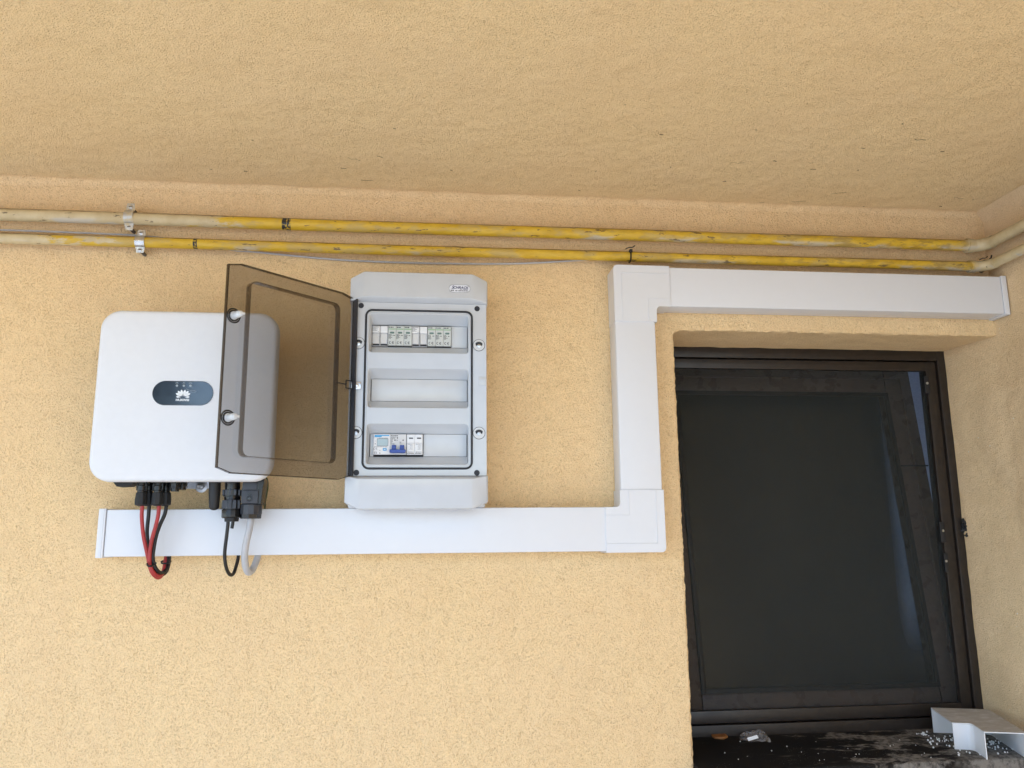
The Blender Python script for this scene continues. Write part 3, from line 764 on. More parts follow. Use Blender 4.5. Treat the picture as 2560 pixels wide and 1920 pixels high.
def solar_cable(label, x, Y, pts, mat):
    a = Q(x, 165, Y); e = Q(x, 440, Y)
    root = thing('solar_cable', label, 'cable', tuple(a), 'solar cables hanging from the inverter')
    L = a.z-e.z
    bm = B(); lathe(bm, a, (0, 0, -1), ((0, .0075), (L*.22, .0078), (L*.25, .0098), (L*.42, .0100), (L*.44, .0088), (L*.50, .0088)), 16)
    pl = obj('plug', bm, 'black', root)
    for dx in (-1, 1): obj('latch_arm', bxs(a.x+dx*.0085-.0018, a.x+dx*.0085+.0018, Y-.004, Y+.004, a.z-L*.42, a.z-L*.1, .001), 'black', pl)
    bm = B(); lathe(bm, a, (0, 0, -1), ((L*.50, .0095), (L*.53, .0108), (L*.78, .0122), (L*.97, .0120), (L, .0095), (L+.0015, .0052)), 18)
    for v in bm.verts:
        dxy = Vector((v.co.x-a.x, v.co.y-a.y)); k = math.atan2(dxy.y, dxy.x)
        if dxy.length > .0105: s_ = 1 - .055*(math.sin(k*9) > 0); v.co.x = a.x+dxy.x*s_; v.co.y = a.y+dxy.y*s_
    obj('gland_nut', bm, 'blackmat', root, 25)
    bm = B(); tube(bm, catmull([Q(*p) for p in [(x, 425, Y)]+pts], 7), .0039, 12); obj('insulation', bm, mat, root)
solar_cable('red solar cable on the plug next to the rotary switch', 537, -.120, [(529, 560, -.117), (545, 750, -.111), (575, 900, -.104), (597, 1000, -.098), (612, 1080, -.092), (642, 1160, -.084), (695, 1208, -.070), (738, 1190, -.056), (764, 1120, -.046), (778, 1040, -.039), (788, 985, -.034), (790, 930, -.031)], 'red')
solar_cable('black solar cable hanging between the two red ones', 610, -.096, [(600, 560, -.096), (586, 700, -.096), (590, 800, -.0945), (604, 900, -.093), (628, 1000, -.090), (652, 1080, -.084), (688, 1150, -.075), (735, 1180, -.062), (785, 1150, -.049), (815, 1070, -.041), (824, 985, -.034), (826, 930, -.031)], 'cab')
solar_cable('red solar cable between the two black ones', 712, -.120, [(706, 530, -.118), (680, 650, -.115), (643, 780, -.111), (619, 900, -.106), (612, 1000, -.101), (620, 1075, -.095), (650, 1148, -.089), (705, 1190, -.076), (750, 1165, -.061), (776, 1095, -.051), (788, 1030, -.043), (800, 985, -.037), (802, 930, -.034)], 'red')
solar_cable('black solar cable furthest from the rotary switch', 793, -.096, [(775, 530, -.097), (722, 650, -.098), (684, 760, -.099), (660, 880, -.098), (648, 980, -.096), (658, 1062, -.092), (694, 1132, -.083), (742, 1158, -.068), (784, 1128, -.055), (808, 1055, -.046), (815, 985, -.039), (816, 930, -.036)], 'cab')
def bundle_tie(pts, label):
    bm = B(); tube(bm, catmull([Q(*p) for p in pts], 6), .0019, 8, False)
    tag(obj('bundle_tie', bm, 'blackmat'), label, 'cable tie', 'cable ties round the solar cables')
bundle_tie([(588, 1062, -.097), (592, 1080, -.106), (620, 1086, -.106), (650, 1076, -.101), (676, 1058, -.092), (672, 1048, -.082), (640, 1050, -.080), (600, 1056, -.084), (588, 1062, -.097)], 'black cable tie round the falling side of the solar cable loop')
bundle_tie([(738, 1040, -.046), (745, 1055, -.056), (775, 1058, -.057), (812, 1052, -.054), (834, 1040, -.044), (826, 1030, -.034), (790, 1030, -.030), (750, 1034, -.034), (738, 1040, -.046)], 'black cable tie round the rising side of the solar cable loop')

# data cable with round connector
a, e = Q(1498, 150, -.112), Q(1484, 612, -.112)
dc = thing('data_cable', 'black data cable with ribbed round connector beside the antenna', 'cable', tuple(a))
L = (e-a).length; d = e-a
bm = B(); lathe(bm, a, d, ((0, .0155), (L*.27, .0155), (L*.28, .0185), (L*.42, .0185), (L*.43, .0168), (L*.52, .0168), (L*.54, .0175), (L*.72, .0178), (L*.725, .016)), 24); cn = obj('connector_body', bm, 'black', dc)
for k in range(5):
    an = R(-150+30*k); q = a + d*.60 + Vector((.0172*math.cos(an), .0172*math.sin(an), 0))
    obj('grip_pad', bxs(q.x-.0035, q.x+.0035, q.y-.0022, q.y+.0022, q.z-.010, q.z+.008, .001), 'slate', cn)
    q = a + d*.34 + Vector((.018*math.cos(an), .018*math.sin(an), 0))
    obj('grip_pad', bxs(q.x-.0028, q.x+.0028, q.y-.002, q.y+.002, q.z-.006, q.z+.006, .001), 'slate', cn)
bm = B(); lathe(bm, a, d, ((L*.725, .020), (L*.74, .0205), (L*.90, .0205), (L*.92, .019)), 14); obj('gland_nut', bm, 'black', dc, 20)
bm = B(); lathe(bm, a, d, ((L*.92, .0148), (L, .0142)), 20); obj('seal_ring', bm, 'blackmat', dc)
bm = B(); tube(bm, catmull([Q(*p) for p in [(1448, 585, -.114), (1444, 660, -.113), (1430, 780, -.110), (1415, 900, -.105), (1412, 1000, -.099), (1425, 1090, -.090), (1452, 1160, -.078), (1482, 1180, -.067), (1510, 1155, -.056), (1535, 1080, -.047), (1552, 1010, -.040), (1558, 960, -.036), (1560, 920, -.034)]], 7), .0037, 12); obj('sheath', bm, 'cab', dc)
bm = B(); tube(bm, [Q(1502, 590, -.112), Q(1496, 640, -.112), Q(1487, 686, -.112)], .0034, 12); obj('stub', bm, 'cab', dc)

# mains cable with rectangular hood connector
ax = 1690; Yc = -.112
mc = thing('mains_cable', 'thick grey mains cable with black screwed hood connector', 'cable', tuple(Q(ax, 150, Yc)))
def hood(x0, x1, y0, y1, Y0, Y1, nm, mat, par, b=.003):
    p, q = Q(x0, y0, Y0), Q(x1, y1, Y0)
    return obj(nm, bxs(p.x, q.x, Y0, Y1, q.z, p.z, b), mat, par)
p, q, r_, s_ = Q(1612, 150, -.132), Q(1830, 150, -.132), Q(1800, 425, -.132), Q(1588, 425, -.132)
bm = B(); m1, m2 = Q(1608, 215, -.132), Q(1590, 265, -.132); m3, m4 = Q(1832, 190, -.132), Q(1812, 275, -.132)
prism(bm, [(p.x, p.z), (q.x, q.z), (m3.x, m3.z), (m4.x, m4.z), (r_.x, r_.z), (s_.x, s_.z), (m2.x, m2.z), (m1.x, m1.z)], lambda x, z: Vector((x, -.132, z)), lambda x, z: Vector((x, -.085, z)))
bmesh.ops.bevel(bm, geom=bm.edges[:], offset=.0015, segments=2, affect='EDGES')
hd = obj('connector_hood', bm, 'black', mc)
hood(1590, 1762, 280, 418, -.1365, -.1315, 'front_plate', 'slate', hd, .001)
hood(1612, 1752, 195, 276, -.1345, -.1315, 'upper_plate', 'slate', hd, .001)
hood(1650, 1702, 306, 314, -.1372, -.136, 'slot', 'black', hd, 0); hood(1654, 1698, 320, 330, -.1372, -.136, 'slot', 'black', hd, 0)
c = Q(1673, 368, -.137)
bm = B(); lathe(bm, (c.x, -.136, c.z), (0, -1, 0), ((0, .0062), (.0016, .0062), (.0018, .0048), (.0008, .0045)), 16); sc_ = obj('screw', bm, 'black', hd)
bm = B(); box(bm, c.x-.0032, c.x+.0032, -.1385, -.137, c.z-.0006, c.z+.0006); box(bm, c.x-.0006, c.x+.0006, -.1386, -.1371, c.z-.0032, c.z+.0032); obj('cross_slot', bm, 'dgrey', sc_, 0)
p, q = Q(1695, 425, Yc), Q(1688, 582, Yc); L = (q-p).length; d = q-p
bm = B(); lathe(bm, p, d, ((0, .0205), (L*.08, .0225), (L*.70, .0225), (L*.71, .0212)), 26)
for v in bm.verts:
    dxy = Vector((v.co.x-p.x, v.co.y-p.y)); k = math.atan2(dxy.y, dxy.x)
    if dxy.length > .0218 and math.sin(k*13) > .0: v.co.x = p.x+dxy.x*.965; v.co.y = p.y+dxy.y*.965
obj('gland_nut', bm, 'slate', mc, 20)
bm = B(); lathe(bm, p, d, ((L*.71, .0218), (L*.98, .0214), (L, .020)), 8); obj('gland_cap', bm, 'black', mc, 20)
bm = B(); tube(bm, catmull([Q(*t) for t in [(1690, 560, Yc), (1688, 610, -.112), (1672, 700, -.1115), (1648, 800, -.110), (1630, 900, -.107), (1624, 1000, -.102), (1634, 1090, -.093), (1662, 1150, -.080), (1698, 1135, -.066), (1728, 1080, -.055), (1752, 1020, -.046), (1768, 960, -.040), (1775, 910, -.037)]], 7), .0072, 16); obj('sheath', bm, 'gcab', mc)
bm = B(); tube(bm, catmull([Q(*t) for t in [(1800, 120, -.09), (1838, 130, -.075), (1866, 175, -.062), (1870, 250, -.052), (1857, 330, -.044), (1843, 400, -.038), (1838, 480, -.034), (1838, 520, -.034)]], 6), .0017, 8)
tag(obj('earth_wire', bm, 'green'), 'thin dark green earth wire beside the mains connector', 'wire')

# ------------------------------------------------------------------ distribution box
BX0, BX1 = -.168, .1405
db = thing('distribution_box', 'light grey distribution box with its smoked door swung open', 'distribution box', (-.015, 0, 1.66))
obj('base', bxs(BX0+.002, BX1-.002, -.0715, -.001, 1.664, 2.180, .006, 3), 'grey', db)
def cover(top, nm):
    """terminal cover: corners of the outline cut back, the edge next to the door sloping under"""
    bm = B(); cols = []
    sg = 1 if top else -1
    zo_s, zo_c, zi_s, zi_c, zb = (2.1725, 2.1870, 2.1195, 2.1268, 2.1190) if top else (1.6735, 1.6588, 1.7300, 1.7238, 1.7305)
    xs = [(BX0, -.0740, 0), (BX0, -.1250, 0), (BX0+.0012, -.1305, .02), (BX0+.0045, -.1335, .1), (-.1385, -.1390, .97), (-.1340, -.1400, 1), (.1030, -.1400, 1), (.1075, -.1390, .97), (BX1-.0045, -.1335, .1), (BX1-.0012, -.1305, .02), (BX1, -.1250, 0), (BX1, -.0740, 0)]
    for xx, yf, c_ in xs:
        zo = zo_s+(zo_c-zo_s)*c_; zi = zi_s+(zi_c-zi_s)*c_; k = 1 if yf < -.1 else .2
        cols.append([Vector((xx, -.0725, zb)), Vector((xx, max(-.1242, yf+.0006), zb)), Vector((xx, yf+.0012*k, zi)), Vector((xx, yf, zi+sg*.0018)), Vector((xx, yf, zo-sg*.0045)), Vector((xx, yf+.0013*k, zo-sg*.0015)), Vector((xx, yf+.0045*k, zo)), Vector((xx, -.0725, zo))])
    loft(bm, cols, True, True); bmesh.ops.remove_doubles(bm, verts=bm.verts[:], dist=1e-6)
    return obj(nm, bm, 'grey', db, 30)
tc = cover(True, 'top_cover'); bc = cover(False, 'bottom_cover')
obj('rear_rim', bxs(BX0-.0012, BX1+.0012, -.0722, -.0700, 1.6720, 2.1740, .0008), 'grey', db)
# frame with three recesses
bm = B()
rec = [(2.0035, 2.0930), (1.8792, 1.9680), (1.7545, 1.8445)]
RX0, RX1 = -.1250, .0983
FR = [(BX0+.003, 1.7309), (BX1-.003, 1.7309), (BX1-.003, 2.1186), (BX0+.003, 2.1186)]
edges = []
def loop(pts):
    vs = [bm.verts.new(p) for p in pts]
    for i in range(len(vs)): edges.append(bm.edges.new((vs[i], vs[(i+1) % len(vs)])))
    return vs
fy = -.1245
ov = loop([Vector((x_, fy, z_)) for x_, z_ in FR])
holes = [loop(rr(RX0, RX1, z0, z1, .007, fy, 5)) for z0, z1 in rec]
bmesh.ops.triangle_fill(bm, use_beauty=True, use_dissolve=False, edges=edges, normal=(0, -1, 0))
def bridge(bm, vs, ring):
    nv = [bm.verts.new(p) for p in ring]
    for i in range(len(vs)):
        j = (i+1) % len(vs); bm.faces.new((vs[i], vs[j], nv[j], nv[i]))
    return nv
for hv, (z0, z1) in zip(holes, rec):
    v1 = bridge(bm, hv, rr(RX0+.0012, RX1-.0012, z0+.0012, z1-.0012, .0065, fy+.0012, 5))
    v1 = bridge(bm, v1, rr(RX0+.004, RX1-.0015, z0+.003, z1-.006, .005, -.111, 5))
    zc = (z0+z1)/2 + (.0008)
    v2 = bridge(bm, v1, rr(RX0+.0058, RX1-.0015, zc-.0256, zc+.0256, .0015, -.0935, 5))
    v3 = bridge(bm, v2, rr(RX0+.0058, RX1-.0015, zc-.0256, zc+.0256, .0015, -.080, 5))
# outer side walls of the frame
so = [bm.verts.new(Vector((v.co.x, -.075, v.co.z))) for v in ov]
for i in range(4): bm.faces.new((ov[i], ov[(i+1) % 4], so[(i+1) % 4], so[i]))
fr = obj('front_frame', bm, 'grey', db, 30)
slots = [((z0+z1)/2+.0008) for z0, z1 in rec]
obj('inner_back', bxs(-.13, .11, -.0795, -.0765, 1.74, 2.10), 'black', db)
# blank plates
def blank(x0, x1, zc): obj('blank_plate', bxs(x0, x1, -.0935, -.090, zc-.0248, zc+.0248, .0006), 'greyin', fr)
blank(.0598, .0955, slots[0]); blank(-.1180, .0955, slots[1]); blank(-.1180, -.1105, slots[2]); blank(-.0010, .0950, slots[2])
# gasket
bm = B(); gr = rr(-.1315, .1050, 1.7462, 2.1010, .014, -.1252, 7)
tube(bm, gr+[gr[0]], .0023, 8, False); obj('gasket', bm, 'rubber', db)
# raised edge lip either side of the gasket
bm = B(); gi = [rr(-.1280+i, .1015-i, 1.7497+i, 2.0975-i, .012, y, 7) for i, y in ((0, -.1242), (0, -.1262), (.0015, -.1262), (.0015, -.1242))]
loft(bm, gi, False, False); obj('gasket_lip', bm, 'grey', db)
for sx, sz in ((-.1468, 2.0242), (.1208, 2.0238), (-.1475, 1.8245), (.1208, 1.8245)):
    bm = B(); lathe(bm, (sx, -.1242, sz), (0, -1, 0), ((0, .0128), (.0016, .0128), (.002, .0124)), 28); lk = obj('turn_lock', bm, 'greyin', db)
    bm = B()
    for i in range(28):
        a0, a1 = 2*math.pi*i/28, 2*math.pi*(i+1)/28
        bm.faces.new([bm.verts.new((sx+r0*math.cos(a_), -.1248, sz+r0*math.sin(a_))) for r0, a_ in ((.0128, a0), (.0139, a0), (.0139, a1), (.0128, a1))])
    obj('shadow_gap', bm, 'slate', lk, 0)
    bm = B(); pts = []
    for i in range(13): a_ = R(20+140*i/12); pts.append((.0088*math.cos(a_), .0072*math.sin(a_)+.0005))
    for i in range(13): a_ = R(160-140*i/12); pts.append((.0070*math.cos(a_), .0022*math.sin(a_)-.003))
    prism(bm, pts, lambda x, z: Vector((sx+x, -.1260, sz+z)), lambda x, z: Vector((sx+x, -.1266, sz+z))); obj('slot', bm, 'ink', lk, 0)
    bm = B(); lathe(bm, (sx, -.1260, sz-.002), (0, -1, 0), ((0, .0046), (.0012, .0042), (.0016, .002)), 14); obj('screw', bm, 'steel', lk)
for sx, sz in ((-.1432, 2.1105), (.1168, 2.1090), (-.1440, 1.7375), (.1160, 1.7370)):
    bm = B(); lathe(bm, (sx, -.1246, sz), (0, 1, 0), ((-.0006, .0062), (-.0002, .0062), (.0, .0058), (.0002, .0050)), 20); obj('screw_hole_disc', bm, 'ink', db)  # flat black disc, its colour standing in for the shade inside a hole
obj('knockout_tab', bxs(.1200, .1378, -.1256, -.124, 1.932, 1.951, .0004), 'grey', db)
# maker's plate
bm = B(); loft(bm, [rr(.0735, .1005, 2.1415, 2.1600, .0092, y, 8) for y in (-.1395, -.1407)])
pl = obj('name_plate', bm, 'film', tc)
for v in pl.data.vertices:                 # widen across the flat middle
    v.co.x = .052 + (v.co.x-.0735)*(.1005-.052)/(.1005-.0735)
bm = B(); g0 = rr(.0525, .1000, 2.1420, 2.1595, .0085, -.1408, 8); tube(bm, g0+[g0[0]], .0003, 6, False); obj('plate_border', bm, 'inkg', pl)
text('lettering', 'S', .0605, -.1409, 2.1506, .0070, 'inkb', pl, bold=.0002, shear=.3)
text('lettering', 'CHRACK', .0785, -.1409, 2.1502, .0058, 'inkb', pl, bold=.0002, shear=.3, wide=1.05)
obj('underline', bxs(.0565, .0635, -.14100, -.1407, 2.1488, 2.1494), 'inkb', pl, 0); obj('underline', bxs(.084, .095, -.14100, -.1407, 2.1478, 2.1488), 'inkb', pl, 0)
bm = B(); words(bm, .0665, .095, 2.1455, .0015, -.1409, random.Random(2)); words(bm, .0565, .064, 2.1457, .0018, -.1409, random.Random(4)); words(bm, .0775, .083, 2.1482, .0012, -.1409, random.Random(8)); obj('small_print', bm, 'ink', pl, 0)

# door: flat middle, sides falling back, ridge on the inside; swung open
HX, HY = -.1610, -.1270
TH = R(-135.3)
DW, DZ0, DZ1 = .311, 1.7228, 2.1300
def D(u, w_, z):
    """door coordinates: u from hinge to free edge, w_ outward (towards the wall when open)"""
    return Vector((HX + u*math.cos(TH) + w_*math.sin(TH), HY + u*math.sin(TH) - w_*math.cos(TH), z))
# (u, w, corner cut): flat panel, its four corners cut back
prof = [(0, 0, .0085), (.003, .0010, .0076), (.029, .0035, 0), (.034, .0037, 0), (DW-.034, .0037, 0), (DW-.029, .0035, 0), (DW-.003, .0010, .0076), (DW, 0, .0085)]
bm = B()
loft(bm, [[D(u, w_, DZ0+c_), D(u, w_, DZ1-c_), D(u, w_-.0025, DZ1-c_), D(u, w_-.0025, DZ0+c_)] for u, w_, c_ in prof]); door = obj('door', bm, 'smoke', db, 25)
# rim round the door edge
for sg, zz in ((-1, DZ0), (1, DZ1)):
    bm = B(); loft(bm, [[D(u, w_+.0004, zz-sg*c_+sg*.0002), D(u, w_+.0004, zz-sg*c_+sg*.0022), D(u, w_-.0065, zz-sg*c_+sg*.0022), D(u, w_-.0065, zz-sg*c_+sg*.0002)] for u, w_, c_ in prof]); obj('door_rim', bm, 'smoked', door, 25)
bm = B(); loft(bm, [[D(DW+.0002, .0004, z_), D(DW+.0002, -.0065, z_), D(DW+.0024, -.0065, z_), D(DW+.0024, .0004, z_)] for z_ in (DZ0+.0065, DZ1-.0065)]); obj('door_rim', bm, 'smoked', door, 25)
# hinge-side return
bm = B(); loft(bm, [[D(-.0035, .001, z_), D(-.0002, .001, z_), D(-.0002, -.013, z_), D(-.0035, -.013, z_)] for z_ in (DZ0+.007, DZ1-.007)]); obj('hinge_strip', bm, 'slate', door, 25)
# ridge
rg = [(p.x, p.z) for p in rr(.046, .268, 1.7525, 2.1000, .014, 0, 7)]
rgi = [(p.x, p.z) for p in rr(.0478, .2662, 1.7543, 2.0982, .0125, 0, 7)]
bm = B()
n_ = len(rg); base_w, top_w = .0010, -.0140
loft(bm, [[D(u, base_w, z_) for u, z_ in rg], [D(u, top_w, z_) for u, z_ in rg], [D(u, top_w, z_) for u, z_ in rgi], [D(u, base_w, z_) for u, z_ in rgi]], False, False)
obj('sealing_ridge', bm, 'smoker', door, 30)
# latches: white quarter-turn pins through black rings
for zz in (2.0245, 1.8250):
    cu_, cw = .2930, .0005
    c0 = D(cu_, cw, zz); nrm = (D(0, -1, 0)-D(0, 0, 0)).normalized()
    bm = B()
    u_ = (D(1, 0, 0)-D(0, 0, 0)).normalized(); up = Vector((0, 0, 1)); fn = u_.cross(up); fn = fn if fn.y < 0 else -fn
    for ro in (.0138, .0100):
        ringp = [c0 + fn*.001 + ro*(math.cos(2*math.pi*i/28)*u_ + math.sin(2*math.pi*i/28)*up) for i in range(29)]
        tube(bm, ringp, .0015, 6, False)
    lt = obj('latch', bm, 'black', door)
    bm = B(); lathe(bm, c0, nrm, ((-.002, .0082), (.004, .0082), (.0045, .0070), (.020, .0066), (.0205, .0058), (.026, .0052), (.027, .004)), 18); obj('latch_pin', bm, 'pin', lt)
    tip = c0 + nrm*.0265; bm = B()
    box(bm, -.0035, .0035, -.0055, .0065, -.0022, .0022, .0008); bmesh.ops.transform(bm, matrix=Matrix.Translation(tip) @ Matrix.Rotation(TH+R(90), 4, 'Z'), verts=bm.verts[:]); obj('latch_tongue', bm, 'pin', lt)
# stay clip at the hinge
zc = 1.9275
cl = obj('door_stay', bxs(-.1600, -.1390, -.1290, -.1262, zc-.0085, zc+.0085, .0008), 'steel', db)
bm = B(); lathe(bm, (-.1480, -.1288, zc), (0, -1, 0), ((0, .005), (.002, .0048), (.003, .003)), 14); obj('screw', bm, 'steel', cl)
p0, p1 = D(.004, -.012, zc), D(.016, -.010, zc)
bm = B(); 
for dz in (-.0085, .0085): tube(bm, [Vector((-.1590, -.1280, zc+dz)), D(.006, -.010, zc+dz), D(.018, -.006, zc+dz)], .0013, 6)
tube(bm, [D(.018, -.006, zc-.0085), D(.018, -.006, zc+.0085)], .0013, 6); tube(bm, [D(.017, -.006, zc), D(.046, -.006, zc)], .0013, 6); obj('stay_rod', bm, 'blackmat', cl)

# ------------------------------------------------------------------ devices in the box
MZ0, MZ1 = 2.0262, 2.0716
DEVG = 'modules clipped in the distribution box'
def fuse_holder(x0, label):
    root = thing('fuse_holder', label, 'fuse holder', (x0, -.0835, MZ0))
    mw = .01775; rnd = random.Random(int(abs(x0)*1e4))
    obj('body', bxs(x0+.0004, x0+2*mw-.0004, -.0900, -.0800, MZ0, MZ1, .0004), 'dev', root)
    for k in range(2):
        a, b = x0+k*mw+.0006, x0+(k+1)*mw-.0006
        hp = obj('head', bxs(a, b, -.0990, -.0902, MZ0+.0292, MZ1-.0004, .0006), 'devw', root)
        hd_ = obj('pull_handle', bxs(a+.0009, b-.0009, -.0955, -.0902, MZ0+.0045, MZ0+.0288, .0008), 'dev', root)
        obj('pull_gap', bxs(a+.0012, b-.0012, -.0930, -.0901, MZ0+.0016, MZ0+.0042), 'ink', root, 0)
        obj('side_clip', bxs(a-.0005, a+.0006, -.0965, -.0903, MZ0+.019, MZ0+.0235), 'ink', root, 0)
        for sx in (a, b-.0007): obj('guide_rail', bxs(sx, sx+.0007, -.0968, -.0903, MZ0+.0005, MZ0+.0288), 'dev', root, 0)
    bm = B(); a = x0+.0012
    words(bm, a, a+.0145, MZ1-.0030, .0012, -.0993, rnd)
    for i in range(4): words(bm, a, a+.0065+.004*(i % 2), MZ1-.0055-.0021*i, .0008, -.0993, rnd)
    words(bm, a+.0115, a+.0145, MZ1-.0135, .001, -.0993, rnd)
    obj('printing', bm, 'inkg', root, 0)
fuse_holder(-.1192, 'white two pole fuse holder by the hinge side of the top row')
fuse_holder(-.0302, 'white two pole fuse holder between the two surge arresters')
def surge(x0, label):
    root = thing('surge_arrester', label, 'surge arrester', (x0, -.0835, MZ0))
    mw = .01775; rnd = random.Random(int(abs(x0)*1e5))
    obj('body', bxs(x0, x0+3*mw, -.0900, -.0800, MZ0-.0010, MZ1, .0004), 'blackmat', root)
    for k in range(3):
        a, b = x0+k*mw+.0002, x0+(k+1)*mw-.0002
        md = obj('module', bxs(a, b, -.1005, -.0902, MZ0, MZ1-.0002, .0006), 'devg', root)
        bm = B(); loft(bm, [rr(a+.0038, b-.0036, MZ1-.0182, MZ1-.0138, .002, y, 5) for y in (-.1002, -.1008)]); obj('status_window', bm, 'winoval', md)
        obj('stripe', bxs(a+.0006, b-.0006, -.1008, -.1003, MZ1-.0084, MZ1-.0066), 'stripe', md, 0)
        bm = B(); words(bm, a+.0012, a+.0115, MZ1-.0034, .0019, -.1008, rnd, .05)
        for i in range(5): words(bm, a+.001, a+(.0085 if i % 2 else .0065)+.001*rnd.random(), MZ1-.0205-.0022*i, .0011, -.1008, rnd)
        words(bm, a+.0105, a+.0155, MZ1-.0225, .0014, -.1008, rnd, .1)
        ce_mark(bm, (a+b)/2-.0008, MZ0+.0062, .0058, -.1008); obj('printing', bm, 'ink', md, 0)
surge(-.0833, 'three module surge arrester with green stripes between the two fuse holders')
surge(.0057, 'three module surge arrester with green stripes beside the short blank plate')
NZ0, NZ1 = 1.7788, 1.8242
def meter(x0):
    root = thing('energy_meter', 'white energy meter with blue banner and grey display in bottom row', 'energy meter', (x0, -.0835, NZ0))
    rnd = random.Random(5); x1 = x0+.0357
    obj('body', bxs(x0, x1, -.1010, -.0800, NZ0, NZ1, .0007), 'devw', root); obj('foot', bxs(x0-.0002, x1, -.0995, -.0800, NZ0-.0012, NZ0-.0001), 'ink', root, 0)
    bm = B(); prism(bm, [(x0+.0018, NZ1-.0018), (x1-.0018, NZ1-.0018), (x1-.0018, NZ1-.0042), (x0+.0185, NZ1-.0042), (x0+.0165, NZ1-.0068), (x0+.0018, NZ1-.0068)], lambda x, z: Vector((x, -.1009, z)), lambda x, z: Vector((x, -.1013, z))); obj('banner', bm, 'cyan', root, 0)
    obj('display_bezel', bxs(x0+.0072, x1-.0036, -.1016, -.1008, NZ0+.0190, NZ1-.0098, .0003), 'inkg', root); obj('display', bxs(x0+.0080, x1-.0044, -.1019, -.1012, NZ0+.0198, NZ1-.0106), 'lcd', root, 0)
    bt = obj('button', bxs(x0+.0205, x0+.0288, -.1018, -.1008, NZ0+.0085, NZ0+.0142, .0006), 'cyan', root); obj('button_mark', bxs(x0+.0225, x0+.0265, -.1020, -.1016, NZ0+.0108, NZ0+.0120), 'inkw', bt, 0)
    bm = B(); words(bm, x0+.012, x1-.004, NZ1-.0088, .0008, -.1013, rnd); words(bm, x0+.0015, x1-.005, NZ0+.0172, .0008, -.1013, rnd)
    ce_mark(bm, x0+.0045, NZ0+.0130, .0046, -.1013, .0003)
    for i in range(3): box(bm, x0+.0018+.0022*i, x0+.0028+.0022*i, -.1013, -.1009, NZ0+.0022, NZ0+.0030+.0015*((i+1) % 2)); box(bm, x0+.0015+.002*i, x0+.0030+.002*i, -.1013, -.1009, NZ0+.0052, NZ0+.0062)
    box(bm, x0+.0128, x0+.0155, -.1013, -.1009, NZ0+.0022, NZ0+.0026); box(bm, x0+.0136, x0+.0147, -.1013, -.1009, NZ0+.0028, NZ0+.0048); box(bm, x0+.0135, x0+.0148, -.1013, -.1009, NZ0+.0085, NZ0+.0098)
    box(bm, x0+.0032, x0+.0040, -.1013, -.1009, NZ0+.0295, NZ0+.0305); box(bm, x0+.0028, x0+.0045, -.1013, -.1009, NZ0+.0228, NZ0+.0245); obj('printing', bm, 'ink', root, 0)
meter(-.1102)
def breaker(x0):
    root = thing('circuit_breaker', 'grey circuit breaker with bridged blue toggles beside the energy meter', 'circuit breaker', (x0, -.0835, NZ0))
    rnd = random.Random(9); x1 = x0+.0355
    obj('body', bxs(x0, x1, -.1000, -.0800, NZ0, NZ1, .0007), 'dev', root); obj('foot', bxs(x0, x1, -.0990, -.0800, NZ0-.0012, NZ0-.0001), 'ink', root, 0)
    for xx in (x0+.0040, x0+.0218):
        tg = obj('toggle', bxs(xx, xx+.0096, -.1090, -.0995, NZ0+.0105, NZ0+.0205, .0008), 'blue', root)
        for i in range(4): obj('grip_ridge', bxs(xx+.0006, xx+.0090, -.1094, -.1088, NZ0+.0118+.0022*i, NZ0+.0126+.0022*i), 'blue', tg, 0)
    for xx in (x0+.0142, x0+.0320): obj('toggle_slot', bxs(xx, xx+.0024, -.1006, -.0998, NZ0+.0108, NZ0+.0200), 'devw', root, 0)
    bm = B(); prism(bm, [(x0-.0002, NZ0+.0105), (x1-.0008, NZ0+.0105), (x1-.0008, NZ0+.0045), (x1-.0035, NZ0+.0030), (x0+.0028, NZ0+.0030), (x0-.0002, NZ0+.0040)], lambda x, z: Vector((x, -.1002, z)), lambda x, z: Vector((x, -.1120, z)))
    bmesh.ops.bevel(bm, geom=bm.edges[:], offset=.0006, segments=1, affect='EDGES'); obj('toggle_bridge', bm, 'blue', root)
    bm = B(); words(bm, x0+.0015, x0+.0170, NZ1-.0034, .0014, -.1003, rnd, .02)
    for i, e_ in enumerate((.0125, .0100, .0055, .0045, .0055, .0030, .0095)): words(bm, x0+.0012, x0+.0012+e_, NZ1-.0066-.0025*i, .0009, -.1003, rnd)
    box(bm, x0+.0092, x0+.0122, -.1004, -.0999, NZ1-.0142, NZ1-.0122); box(bm, x0+.0272, x0+.0302, -.1004, -.0999, NZ1-.0142, NZ1-.0122); box(bm, x0+.0152, x0+.0168, -.1004, -.0999, NZ1-.0100, NZ1-.0062)
    ce_mark(bm, x0+.0152, NZ1-.0133, .0022, -.1003, .0002)
    for i in range(3): box(bm, x0+.0212, x0+.0217+.0012*(i % 2), -.1003, -.0999, NZ1-.0172-.0022*i, NZ1-.0160-.0022*i); box(bm, x0+.0235, x0+.0240, -.1003, -.0999, NZ1-.0185-.0022*i, NZ1-.0168-.0022*i)
    obj('printing', bm, 'ink', root, 0)
breaker(-.0744)
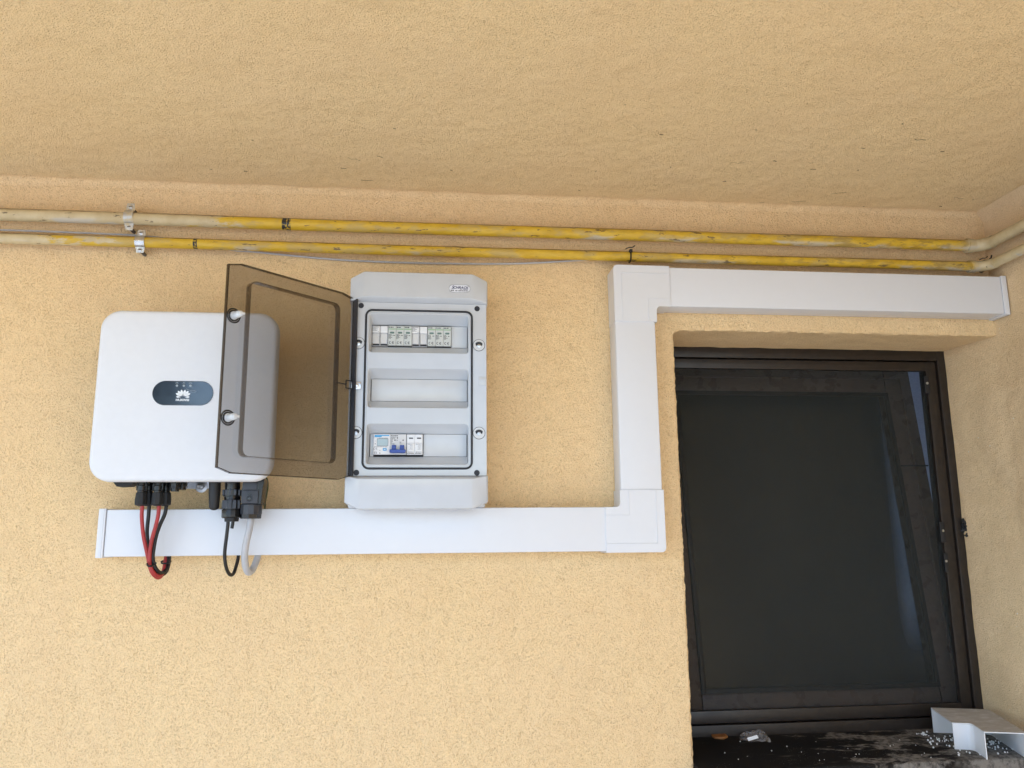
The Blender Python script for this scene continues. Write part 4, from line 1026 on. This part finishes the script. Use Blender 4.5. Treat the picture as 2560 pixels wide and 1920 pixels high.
def arrester_ac(x0):
    root = thing('plug_in_arrester', 'white two module plug in arrester with dark slots beside the breaker', 'surge arrester', (x0, -.0835, NZ0))
    rnd = random.Random(12); mw = .0176
    obj('body', bxs(x0, x0+2*mw, -.0985, -.0800, NZ0, NZ1, .0006), 'devw', root); obj('foot', bxs(x0, x0+2*mw+.0006, -.0978, -.0800, NZ0-.0012, NZ1-.001), 'slate', root, 0)
    for k in range(2):
        a, b = x0+k*mw+.0004, x0+(k+1)*mw-.0004
        md = obj('cartridge', bxs(a, b, -.1004, -.0983, NZ0+.0005, NZ0+.0255, .0004), 'devw', root)
        hd_ = obj('head', bxs(a, b, -.1004, -.0983, NZ0+.0262, NZ1-.0004, .0004), 'devw', root)
        obj('status_window', bxs(a+.0045, b-.0035, -.1008, -.1001, NZ1-.0102, NZ1-.0075), 'ink', hd_, 0)
        bm = B()
        for i in range(5): words(bm, a+.0055+.0012*(i % 2), a+.013, NZ0+.0225-.0026*i, .0007, -.1007, rnd, .6)
        words(bm, a+.0022, a+.0065, NZ0+.0232, .0008, -.1007, rnd); obj('faint_printing', bm, 'inkg', md, 0)
        bm = B(); words(bm, a+.0022, b-.002, NZ0+.0058, .0010, -.1007, rnd); words(bm, a+.001, b-.0012, NZ0+.0030, .0012, -.1007, rnd, .03); obj('printing', bm, 'ink', md, 0)
arrester_ac(-.0378)

# ------------------------------------------------------------------ unseen tree added for a dark reflection in the display glass
def conifer(x, y, h, rad, label):
    root = thing('reflection_tree', label, 'tree', (x, y, -.12))
    bm = B(); cyl(bm, (x, y, -.12), (x, y, h*.95), .14, .02, 10); obj('trunk', bm, 'bark', root)
    bm = B(); rnd = random.Random(21)
    for i in range(5200):
        t = rnd.random()**.8; z = .5 + (h-.5)*t; rr_ = rad*(1-t)**.75*(.35+.65*rnd.random()**.5); a = rnd.random()*6.283
        rr_ *= .82+.25*noise.noise(Vector((math.cos(a)*2, math.sin(a)*2, z*1.3)))
        c = Vector((x+rr_*math.cos(a), y+rr_*math.sin(a), z)); d = Vector((math.cos(a), math.sin(a), rnd.uniform(-.3, .7))).normalized()*rnd.uniform(.14, .3); s_ = d.cross(Vector((0, 0, 1))).normalized()*.06
        bm.faces.new([bm.verts.new(p) for p in (c-s_, c+s_, c+d+s_*.3, c+d-s_*.3)])
    obj('crown', bm, 'leaf', root, 0)
conifer(-4.95, -12.5, 7.5, 1.7, 'unseen dark conifer added across the yard for its reflection')
